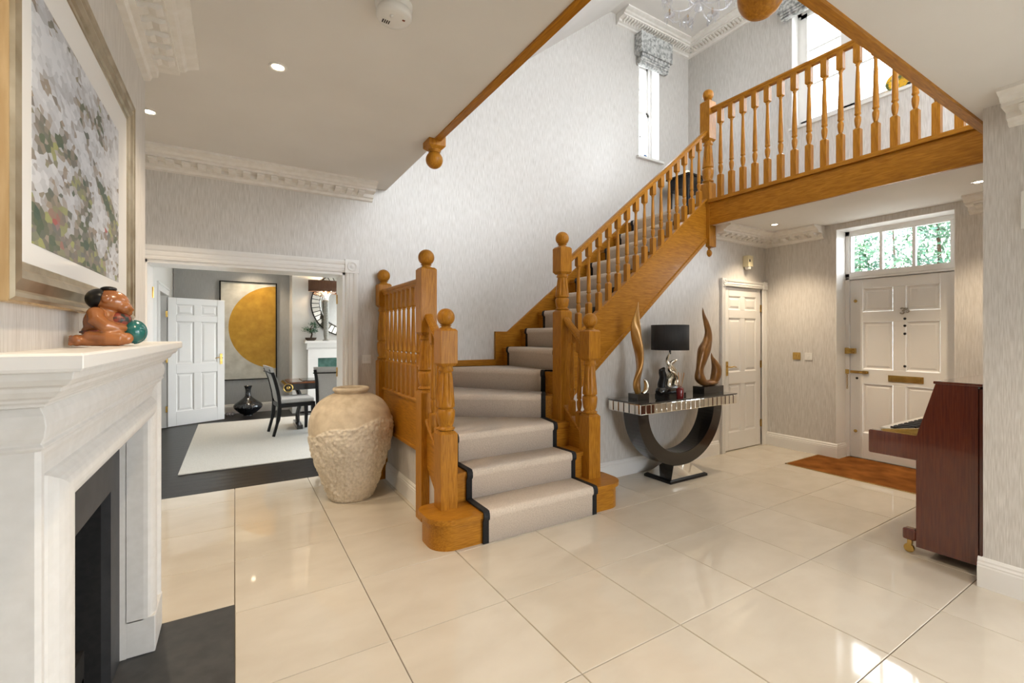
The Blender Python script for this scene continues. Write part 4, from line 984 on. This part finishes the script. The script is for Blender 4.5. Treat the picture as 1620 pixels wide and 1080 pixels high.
# ------------------------------------------------------------------ small fittings
def plate(name, label, cat, loc, rz, w, h, m, rockers=1, mr=None):
    t = thing(name, label, cat, loc, rz)   # local -y faces out of the wall
    bevel(MB().box(-w/2, w/2, -.009, 0, -h/2, h/2).build('face_plate', m, t, world=False), .003)
    for i in range(rockers):
        x = (i-(rockers-1)/2)*.026
        bevel(MB().box(x-.010, x+.010, -.014, -.008, -.016, .016).build('rocker', mr or m, t, world=False), .002)
    return t
plate('light_switch', 'square polished brass double light switch between the doors', 'switch', (XF-.0005, 2.925, 1.147), -PI/2, .088, .088, 'brass', 2, 'brass')
plate('light_switch', 'white plastic wall control next to the brass switch', 'switch', (XF-.0005, 2.79, 1.147), -PI/2, .086, .086, 'plastic_white', 1)
plate('light_switch', 'white light switch on the wall between dining opening and stair newel', 'switch', (1.105, YW-.0005, 1.165), 0, .086, .086, 'plastic_white', 2)
plate('wall_controller', 'white wall controller on the wall end beside the piano', 'controller', (3.5595, .612, 2.06), -PI/2, .09, .20, 'plastic_white', 0)
pir = thing('motion_sensor', 'small cream motion sensor box above the closet door', 'sensor', (5.40, 3.3095, 2.24))
bevel(MB().box(-.055, .045, -.075, 0, 0, .135).build('housing', 'plastic_cream', pir, world=False), .006, 2)
MB().box(-.040, -.020, -.078, -.074, .055, .085).build('sensor_eye', 'black', pir, world=False)
MB().lathe([(.03, -.03), (.034, -.012), (.034, 0)], -.01, -.04, 16).build('lens', 'plastic_white', pir, world=False)

sm_ = thing('smoke_alarm', 'round white smoke alarm on the ceiling', 'alarm', (.600, 1.985, ZC))
MB().lathe([(.080, 0), (.080, -.012), (.074, -.018), (.074, -.030)], 0, 0, 40).build('mounting_base', 'plastic_white', sm_, world=False)
MB().lathe([(.066, -.028), (.066, -.031)], 0, 0, 40).build('vent_slot', 'black', sm_, world=False)
MB().lathe([(.074, -.031), (.076, -.034), (.076, -.052), (.070, -.062), (.05, -.068), (.001, -.069)], 0, 0, 40).build('cover', 'plastic_white', sm_, world=False)
s_ = MB()
for i in range(4): s_.box(-.045+.009*i, -.041+.009*i, .012, .034, -.0700, -.0655)
s_.build('sounder_slots', 'black', sm_, world=False)
MB().box(.030, .042, -.026, -.018, -.0695, -.064).build('indicator', 'red', sm_, world=False, label='small red indicator')
MB().lathe([(.009, -.066), (.009, -.071), (.001, -.072)], -.018, -.025, 14).build('test_button', 'plastic_white', sm_, world=False)

def downlight(x, y, z, label, power=42.):
    t = thing('downlight', label, 'downlight', (x, y, z))
    MB().lathe([(.046, 0), (.046, -.003), (.040, -.006), (.032, -.004), (.030, .0), (.030, -.001)], 0, 0, 32, caps=False).build('bezel', 'chrome' if z < 2.7 else 'plastic_white', t, world=False)
    MB().lathe([(.030, -.0015), (.001, -.0018)], 0, 0, 24).build('lamp', 'bulb', t, world=False)
    l = bpy.data.lights.new('downlight_beam', 'SPOT'); l.energy = power; l.color = (1., .80, .56); l.spot_size = math.radians(105); l.spot_blend = .8; l.shadow_soft_size = .03
    o = bpy.data.objects.new('downlight_beam', l); COL.objects.link(o); o.parent = t; o.location = (0, 0, -.02)
downlight(.20, 2.77, ZC, 'recessed ceiling downlight nearest the smoke alarm')
downlight(-.475, 3.76, ZC, 'recessed ceiling downlight just beyond the chimney breast corner')
downlight(5.25, 2.87, ZG, 'recessed downlight in the gallery soffit above the closet door')
downlight(5.22, 1.20, ZG, 'recessed downlight in the gallery soffit above the piano')
downlight(.20, .9, ZC, 'recessed ceiling downlight behind the viewer on the fireplace side')
downlight(2.4, .0, ZG, 'recessed ceiling downlight behind the viewer on the piano side')
downlight(.28, 9.15, 2.86, 'recessed dining room downlight above the gold circle painting', 30.)
downlight(1.6, 7.4, 2.86, 'recessed dining room downlight above the games table', 20.)

# door mat
mt = thing('door_mat', 'brown coir door mat set before the front door', 'mat', (5.6, 2.0, 0))
bevel(MB().box(5.13, 5.818, 1.42, 2.675, .0005, .007).box(5.80, 6.05, NY0+.01, NY1-.04, .0005, .0069).build('coir_pad', 'coir', mt), .002)
tr = MB().box(5.118, 5.131, 1.42, 2.688, .0005, .006).box(5.118, 5.818, 2.675, 2.688, .0005, .006)
tr.build('brass_edge', 'brass', mt)

# ------------------------------------------------------------------ piano
pn = thing('upright_piano', 'polished mahogany upright piano against the wall end, seen from its side', 'piano', (3.70, .85, 0))
X0, X1, yb, yf = 3.70, 5.16, .852, 1.135
side = [(yb, .055), (yf, .055), (yf, .752), (1.042, 1.098), (yb, 1.098)]
for xa, xb in ((X0, X0+.035), (X1-.035, X1)):
    bevel(MB().prism(side, xa, xb, 'x').build('side_panel', 'mahogany', pn), .005, 2)
    bevel(MB().prism([(yf, .605), (1.382, .605), (1.388, .612), (1.388, .752), (1.380, .760), (yf, .760)], xa, xb, 'x').build('key_cheek', 'mahogany', pn), .006, 2)
    bevel(MB().box(xa-.004, xb+.02, yf, 1.205, .085, .158).build('toe_block', 'mahogany', pn), .012, 3)
    c = MB().lathe([(.026, -.011), (.028, -.006), (.028, .006), (.026, .011)], mx=Matrix.Translation((xa+.02, 1.175, .0295)) @ Matrix.Rotation(PI/2, 4, 'Y'), seg=20).box(xa+.004, xa+.036, 1.160, 1.182, .055, .085)
    c.build('castor', 'brass', pn)
bevel(MB().box(X0+.012, X1-.012, yb-.018, yb, .075, 1.085).build('back_panel', 'mahogany', pn), .003)
bevel(MB().box(X0-.004, X1+.004, yb-.018, 1.052, 1.098, 1.116).build('lid', 'mahogany', pn), .005, 2)
MB().prism([(yf-.01, .76), (1.036, 1.098), (1.02, 1.098), (yf-.03, .76)], X0+.035, X1-.035, 'x').build('fall_panel', 'mahogany', pn)
MB().box(X0+.035, X1-.035, yf-.03, yf-.01, .06, .62).build('bottom_panel', 'mahogany', pn)
MB().box(X0+.035, X1-.035, yf-.03, 1.375, .605, .70).build('keybed', 'mahogany', pn)
for i in range(52):
    w_ = (X1-X0-.15)/52; x = X0+.075+w_*i
    MB().box(x+.0006, x+w_-.0006, 1.20, 1.352, .70, .772).build('white_key', 'ivory', pn)
for i in range(51):
    if i % 7 in (0, 2, 3, 5, 6):
        x = X0+.075+w_*(i+1); MB().box(x-.005, x+.005, 1.20, 1.30, .772, .784).build('black_key', 'black', pn)
MB().prism([(yf+.001, .80), (1.33, .765), (1.33, .755), (yf+.001, .755)], X0+.036, X0+.074, 'x').build('key_block', 'brass', pn)
MB().prism([(yf+.001, .835), (1.33, .765), (1.33, .755), (yf+.001, .755)], X1-.074, X1-.036, 'x').build('key_block', 'brass', pn)

# ------------------------------------------------------------------ upper floor things
bl_ = thing('roman_blind', 'grey brocade roman blind folded up over the tall stair window', 'blind', (5.10, YW, 5.2))
bevel(MB().box(4.80, 5.44, YW-.135, YW-.002, 5.335, 5.62).build('pelmet', 'blind', bl_), .006, 2)
for i in range(4):
    bevel(MB().box(4.83, 5.41, YW-.115+.012*i, YW-.02, 5.315-.028*i-.026, 5.335-.028*i).build('fold', 'blind', bl_), .006, 2)
b2 = thing('roman_blind', 'grey brocade roman blind folded up over the wide gallery window', 'blind', (XU, 2.2, 5.3))
bevel(MB().box(XU-.12, XU-.002, WY0-.1, WY1+.12, 5.44, 5.64).build('pelmet', 'blind', b2), .006, 2)
for i in range(3):
    bevel(MB().box(XU-.10+.012*i, XU-.02, WY0-.07, WY1+.09, 5.44-.03*i-.028, 5.44-.03*i).build('fold', 'blind', b2), .006, 2)
pl = thing('decorative_plate', 'round yellow and green painted plate on the gallery window sill', 'plate', (XU+.055, 1.99, WZ0+.002))
mx = Matrix.Translation((0, 0, .108)) @ Matrix.Rotation(-PI/2+.18, 4, 'Y')
MB().lathe([(.02, -.004), (.06, -.002), (.108, .012), (.110, .016), (.106, .016), (.06, .004), (.001, .003)], mx=mx, seg=36).build('dish', noisy('painted_plate_glaze', (.75, .42, .01), (.10, .12, .03), (1, 1, 1), 15., 2., .15, .45, .55, coat=.5), pl, world=False)
MB().tube([(.0, -.05, .0), (.03, -.05, .03), (-.01, -.05, .08)], .004, 6).tube([(.0, .05, .0), (.03, .05, .03), (-.01, .05, .08)], .004, 6).box(-.02, .05, -.055, .055, 0, .006).build('stand', 'black', pl, world=False)
fg = thing('small_figurine', 'tiny rust brown ornament on the gallery window sill beside the painted plate', 'figurine', (XU+.05, 2.20, WZ0+.002))
MB().lathe([(.022, 0), (.024, .006), (.016, .02), (.020, .035), (.010, .05)], 0, 0, 14).ball((0, -.004, .058), (.013, .014, .013)).ball((0, .022, .02), (.012, .018, .012)).build('ornament', 'figurine', fg, world=False)
orn = thing('glass_ornament', 'small blue glass ornament on the tall stair window sill', 'ornament', (5.06, 4.62, 3.932))
MB().lathe([(.018, 0), (.030, .02), (.034, .04), (.026, .062), (.010, .075)], 0, 0, 16).ball((.05, 0, .02), (.022, .02, .02)).build('bauble', mat('blue_glass', (.10, .18, .35), .1, coat=.5), orn, world=False)
tb = thing('landing_table', 'small dark table with a lit candle on the stair landing behind the balusters', 'table', (5.50, 4.22, ZF))
MB().box(-.24, .24, -.19, .19, .66, .685).box(-.22, .22, -.17, .17, .50, .66).build('top', 'black', tb, world=False)
for sx in (-1, 1):
    for sy in (-1, 1): MB().lathe([(.014, 0), (.018, .25), (.022, .50)], sx*.19, sy*.14, 10).build('leg', 'black', tb, world=False)
cd = thing('candle', 'pale glowing candle on the dark landing table', 'candle', (5.50, 4.24, ZF+.686))
MB().lathe([(.034, 0), (.036, .01), (.035, .11), (.028, .116), (.001, .112)], 0, 0, 18).build('wax', 'candle', cd, world=False)

# chandelier
ch = thing('crystal_chandelier', 'clear crystal chandelier hanging in the stairwell near the top of the picture', 'chandelier', (4.42, 3.25, 4.98))
MB().tube([(0, 0, .30), (0, 0, .80)], .006, 6).lathe([(.06, .80), (.05, .78), (.01, .77)], 0, 0, 16).build('suspension_rod', 'chrome', ch, world=False)
MB().lathe([(.012, .02), (.05, .06), (.02, .12), (.05, .17), (.07, .20), (.02, .25), (.012, .32)], 0, 0, 20).build('centre_column', 'crystal', ch, world=False)
for q in range(8):
    a = 2*PI*q/8+.2; dx, dy = math.cos(a), math.sin(a)
    pp = catmull([(.03, .13), (.14, .05), (.27, .045), (.35, .12), (.35, .15)], 5)
    arm = MB().tube([(dx*r, dy*r, z) for r, z in pp], .0085, 8).build('arm', 'crystal', ch, world=False)
    MB().lathe([(.012, .15), (.055, .165), (.060, .172), (.055, .172), (.02, .162), (.012, .21), (.011, .25)], dx*.35, dy*.35, 18).build('candle_cup', 'crystal', ch, world=False)
    MB().lathe([(.009, .172), (.009, .235)], dx*.35, dy*.35, 10).build('socket', 'brass', ch, world=False)
    for e in range(5):
        b_ = 2*PI*e/5; x, y = dx*.35+.054*math.cos(b_), dy*.35+.054*math.sin(b_)
        MB().lathe([(.001, .166), (.006, .155), (.002, .148), (.003, .145), (.010, .125), (.008, .105), (.001, .085)], x, y, 6).build('crystal_drop', 'crystal', ch, world=False)
    MB().lathe([(.001, .05), (.006, .04), (.003, .03), (.012, .005), (.009, -.025), (.001, -.05)], dx*.22, dy*.22, 6).build('crystal_drop', 'crystal', ch, world=False)

# ------------------------------------------------------------------ dining room things
rg = centred(MB().box(-.485, 3.0, 5.60, 8.60, .0, .014).build('rug', 'rug', label='large cream rug on the dark dining room floor', category='rug')); bevel(rg, .005, 2)
pa = thing('abstract_painting', 'tall black-framed painting of a gold half circle on silver in the dining room', 'painting', (.22, DB, .6))
MB().box(-.43, .43, -.036, -.012, .012, 1.745).build('canvas', 'silver_canvas', pa, world=False)
fr_ = MB().box(-.452, -.43, -.05, -.002, -.005, 1.762).box(.43, .452, -.05, -.002, -.005, 1.762).box(-.43, .43, -.05, -.002, -.005, .012).box(-.43, .43, -.05, -.002, 1.745, 1.762)
fr_.build('frame', 'black', pa, world=False)
disc = [(.43-.745*math.sin(a), .945-.755*math.cos(a)) for a in [PI*q/48 for q in range(49)]]
MB().prism(disc, -.0372, -.036, 'y').build('gold_disc', 'gold_paint', pa, world=False)
bv = thing('bottle_vase', 'squat black glazed bottle vase with narrow neck on the dark floor below the painting', 'vase', (.20, 9.20, 0))
MB().lathe(catmull([(.075, .0), (.078, .02), (.13, .05), (.205, .12), (.225, .165), (.20, .21), (.12, .27), (.055, .33), (.042, .40), (.046, .46), (.066, .515)], 5)+[(.058, .512), (.036, .46), (.03, .40)], 0, 0, 40).build('body', 'vase_black', bv, world=False)
gc = thing('crystal_ornament', 'small faceted clear crystal ornament on the floor beside the black bottle vase', 'ornament', (-.07, 9.22, 0))
s_ = MB()
for q in range(9):
    a = 2*PI*q/8; r = .05 if q < 8 else 0; s_.lathe([(.001, 0), (.028, .02), (.030, .045), (.001, .075)], r*math.cos(a), r*math.sin(a), 6, caps=False)
s_.build('crystal', 'crystal', gc, world=False)

def chair(loc, rz, label):
    c = thing('dining_chair', label, 'chair', loc, rz)   # local +x is the front
    bevel(MB().box(-.20, .25, -.23, .23, .435, .50).build('seat', 'fabric', c, world=False), .022, 3)
    MB().box(-.21, .26, -.235, -.205, .385, .437).box(-.21, .26, .205, .235, .385, .437).box(.23, .26, -.235, .235, .385, .437).box(-.21, -.18, -.235, .235, .385, .437).build('seat_rail', 'black', c, world=False)
    for s_ in (-1, 1):
        MB().tube([(.235, s_*.21, .40), (.240, s_*.21, .2), (.235, s_*.21, 0)], [.036, .031, .024], 4, up=(1, 1, 0), smooth=False).build('front_leg', 'black', c, world=False)
        MB().tube(catmull([(-.27, s_*.20, 0), (-.215, s_*.205, .22), (-.195, s_*.21, .42)], 5), [.024]*5+[.033]*6, 4, up=(1, 1, 0), smooth=False).build('rear_leg', 'black', c, world=False)
        MB().tube(catmull([(-.195, s_*.215, .40), (-.215, s_*.215, .58), (-.26, s_*.215, .78), (-.31, s_*.225, .92)], 5), .028, 4, up=(1, 1, 0), smooth=False).build('back_stile', 'black', c, world=False)
    pr = [(-.185, .47), (-.205, .60), (-.245, .77), (-.285, .88)]; th = .022
    poly = [(x+th, z) for x, z in pr] + [(x-th, z) for x, z in pr[::-1]]
    bevel(MB().prism(poly, -.20, .20, 'y').build('back_panel', 'fabric', c, world=False), .006, 2)
    bevel(MB().prism([(-.265, .87), (-.285, .945), (-.335, .955), (-.325, .935), (-.310, .87)], -.245, .245, 'y').build('top_rail', 'fabric', c, world=False), .008, 2)
    MB().box(-.327, -.268, -.25, .25, .862, .876).build('rail_trim', 'black', c, world=False)
    return c
chair((.70, 7.22, .0185), .10, 'grey upholstered black-framed chair at the scroll end of the games table')
chair((1.24, 6.86, .0185), 1.25, 'grey upholstered black-framed chair with its back to the wide opening')
gt = thing('games_table', 'rosewood games table with scrolled ends and brass roundels on the cream rug', 'table', (1.16, 7.62, .0155))
top = [(-.52, .70), (-.56, .735), (-.60, .748), (-.60, .735), (-.57, .718)] 
bevel(MB().box(-.46, .46, -.31, .31, .675, .70).build('top', 'rosewood', gt, world=False), .004)
MB().box(-.30, .30, -.22, .22, .70, .708).build('games_board', 'black_gloss', gt, world=False)
MB().box(-.44, .44, -.29, .29, .585, .675).build('frieze', 'black_gloss', gt, world=False)
for s_ in (-1, 1):
    pr = catmull([(.46, .70), (.52, .672), (.545, .63)], 5); poly = [(s_*x, z) for x, z in pr]+[(s_*.50, .60), (s_*.46, .66)]
    MB().prism(poly, -.31, .31, 'y').build('scroll_end', 'rosewood', gt, world=False)
    my = Matrix.Translation((s_*.50, 0, .62)) @ Matrix.Rotation(PI/2, 4, 'X')
    MB().lathe([(.065, -.312), (.065, .312)], mx=my, seg=28).build('scroll_roll', 'black_gloss', gt, world=False)
    for t_ in (-1, 1):
        for r0, r1 in ((.052, .065), (.0, .026)):
            MB().lathe([(max(r0, .001), .313*t_), (max(r0, .001), .320*t_), (r1, .320*t_), (r1, .313*t_)], mx=my, seg=28, caps=False).build('roundel', 'brass', gt, world=False)
    MB().tube(catmull([(s_*.36, 0, .59), (s_*.30, 0, .40), (s_*.34, 0, .20), (s_*.34, 0, .05)], 5), .04, 10, up=(0, 1, 0), flat=.8).box(s_*.34-.04, s_*.34+.04, -.27, .27, 0, .06).build('pedestal_leg', 'black_gloss', gt, world=False)
MB().tube([(-.34, 0, .20), (.34, 0, .20)], .018, 8).build('stretcher', 'black_gloss', gt, world=False)

# dining fireplace, mirror, lamp, bonsai
f2 = thing('dining_fireplace', 'white dining room fireplace surround below the round mirror', 'fireplace', (1.72, 9.0, 0))
bevel(MB().box(-.66, .66, -.21, -.001, 1.255, 1.30).build('mantel_shelf', 'white', f2, world=False), .006)
MB().rings([[(x, -q, z) for q, z in ((.001, 1.14), (.12, 1.14), (.13, 1.16), (.15, 1.18), (.17, 1.22), (.19, 1.255), (.001, 1.255))] for x in (-.62, .62)], True, False).build('bed_moulding', 'white', f2, world=False)
bevel(MB().box(-.60, .60, -.12, -.001, .985, 1.14).build('frieze', 'white', f2, world=False), .004)
for s_ in (-1, 1):
    bevel(MB().box(*sorted((s_*.60, s_*.43)), -.12, -.001, 0, .985).build('jamb', 'white', f2, world=False), .004)
    MB().box(*sorted((s_*.61, s_*.42)), -.135, -.001, 0, .16).build('plinth_block', 'white', f2, world=False)
MB().box(-.43, .43, -.05, -.001, .0, .985).build('back_panel', noisy('green_marble', (.012, .07, .055), (.06, .15, .12), (1, 1, 1), 12., 6., .2), f2, world=False, label='dark green marble panel')
MB().box(-.26, .26, -.055, -.049, .0, .70).build('fire_opening', 'soot', f2, world=False)
mr = thing('round_mirror', 'large round mirror with a ring of small mirrored tiles over the dining fireplace', 'mirror', (1.78, 8.999, 1.98))
m90 = Matrix.Rotation(PI/2, 4, 'X')
MB().lathe([(.60, 0), (.60, .025), (.585, .03), (.44, .028)], mx=m90, seg=64).build('backing', 'black', mr, world=False)
MB().lathe([(.445, .026), (.445, .034), (.43, .036), (.001, .0365)], mx=m90, seg=64).build('mirror_plate', 'mirror', mr, world=False)
for q in range(44):
    a0, a1 = 2*PI*(q+.08)/44, 2*PI*(q+.92)/44; r0, r1 = .46, .585
    pts = [(r0*math.cos(a0), r0*math.sin(a0)), (r1*math.cos(a0), r1*math.sin(a0)), (r1*math.cos(a1), r1*math.sin(a1)), (r0*math.cos(a1), r0*math.sin(a1))]
    tl = random.uniform(-.010, .010)
    MB().rings([[(x, -.031, z) for x, z in pts], [(x, -.040-tl*(i in (0, 1)), z) for i, (x, z) in enumerate(pts)]], True, False).build('mirror_tile', 'mirror_bronze', mr, world=False)
dl = thing('buffet_lamp', 'tall lamp with wide brown shade and grey column in front of the round mirror', 'lamp', (1.42, 8.835, 1.3005))
MB().lathe([(.06, 0), (.06, .012), (.035, .02), (.036, .06), (.044, .10), (.045, .68), (.05, .70), (.05, .735), (.035, .74)], 0, 0, 20).build('column', noisy('grey_shagreen', (.22, .21, .18), (.33, .32, .28), (1, 1, 1), 60., 2., .4), dl, world=False)
for q in range(8):
    a = 2*PI*q/8; MB().tube([(r*math.cos(a), r*.45*math.sin(a), z) for r, z in catmull([(.03, .73), (.04, .80), (.09, .87), (.19, .90)], 4)], .010, 6).build('branch', 'chrome', dl, world=False)
shd = MB().lathe([(.245, .885), (.245, 1.085), (.241, 1.085), (.241, .885)], 0, 0, 32, caps=False)
shd.v = [(x*1.22, y*.46, z) for x, y, z in shd.v]
shd.build('lamp_shade', 'shade_brown', dl, world=False)
MB().lathe([(.015, .80), (.02, .95), (.03, .98), (.02, 1.02), (.001, 1.03)], 0, 0, 14).build('bulb', 'lampglow', dl, world=False)
lp = bpy.data.lights.new('buffet_lamp_light', 'POINT'); lp.energy = 16; lp.color = (1, .72, .42); lp.shadow_soft_size = .05
lo = bpy.data.objects.new('buffet_lamp_light', lp); COL.objects.link(lo); lo.parent = dl; lo.location = (0, 0, 1.0)
bo = thing('bonsai', 'small green bonsai in a dark pot on the dining mantel shelf', 'plant', (1.17, 8.88, 1.3005))
MB().lathe([(.06, 0), (.085, .02), (.095, .05), (.10, .055), (.085, .05), (.001, .045)], 0, 0, 20).build('pot', 'bark', bo, world=False)
MB().tube([(0, 0, .04), (.02, 0, .12), (-.02, 0, .2), (.03, 0, .28)], [.016, .013, .010, .006], 8).tube([(.01, 0, .14), (-.07, 0, .2)], [.008, .004], 6).tube([(-.01, 0, .2), (.08, .01, .25)], [.008, .004], 6).build('trunk', 'bark', bo, world=False)
lf = MB()
for i in range(420):
    c = random.choice(((-.07, 0, .21), (.08, .01, .26), (.03, 0, .31), (0, -.03, .17), (.06, 0, .18)))
    p = Vector(c)+Vector((random.gauss(0, .03), random.gauss(0, .03), random.gauss(0, .022)))
    u = Vector((random.gauss(0, 1), random.gauss(0, 1), random.gauss(0, 1))).normalized()*.014; v_ = u.orthogonal().normalized()*.007
    lf.add([p-u, p+v_, p+u, p-v_], [(0, 1, 2, 3)])
lf.build('leaves', 'leaf_dark', bo, world=False, kind='stuff')
sn = thing('corner_sensor', 'small white ceiling sensor in the far dining room corner', 'sensor', (-.78, DB-.06, 2.56))
MB().lathe([(.05, .0), (.05, .04), (.03, .055), (.001, .056)], 0, 0, 16).build('housing', 'plastic_white', sn, world=False)

# ------------------------------------------------------------------ trees outside the fanlight
def tree(x, y, h, r, label, seed, n=2600):
    rd = random.Random(seed); t = thing('tree', label, 'tree', (x, y, -.15), group='trees outside the front door')
    MB().tube([(0, 0, 0), (.05, .03, h*.4), (0, .1, h*.8)], [.06, .045, .02], 8).build('trunk', 'bark', t, world=False)
    lf = MB(); cl = [(rd.uniform(-.6, .6)*r, rd.uniform(-.6, .6)*r, h*.3+rd.random()*h*.68) for _ in range(34)]
    for i in range(n):
        c = rd.choice(cl); p = Vector(c)+Vector((rd.uniform(-.4, .4)*r, rd.uniform(-.4, .4)*r, rd.gauss(0, r*.22)))
        u = Vector((rd.gauss(0, 1), rd.gauss(0, 1), rd.gauss(0, 1))).normalized()*.06; v_ = u.orthogonal().normalized()*.028
        lf.add([p-u, p+v_, p+u, p-v_], [(0, 1, 2, 3)])
    lf.build('foliage', 'leaf', t, world=False, kind='stuff')
tree(10.2, 4.0, 4.6, .62, 'leafy green tree seen through the first fanlight pane from the hinge side', 1)
tree(15.5, 5.15, 5.6, 1.3, 'leafy green tree seen through the middle fanlight pane', 2)
tree(11.0, 2.98, 5.0, .68, 'taller leafy green tree seen through the fanlight pane nearest the piano', 3, 3000)
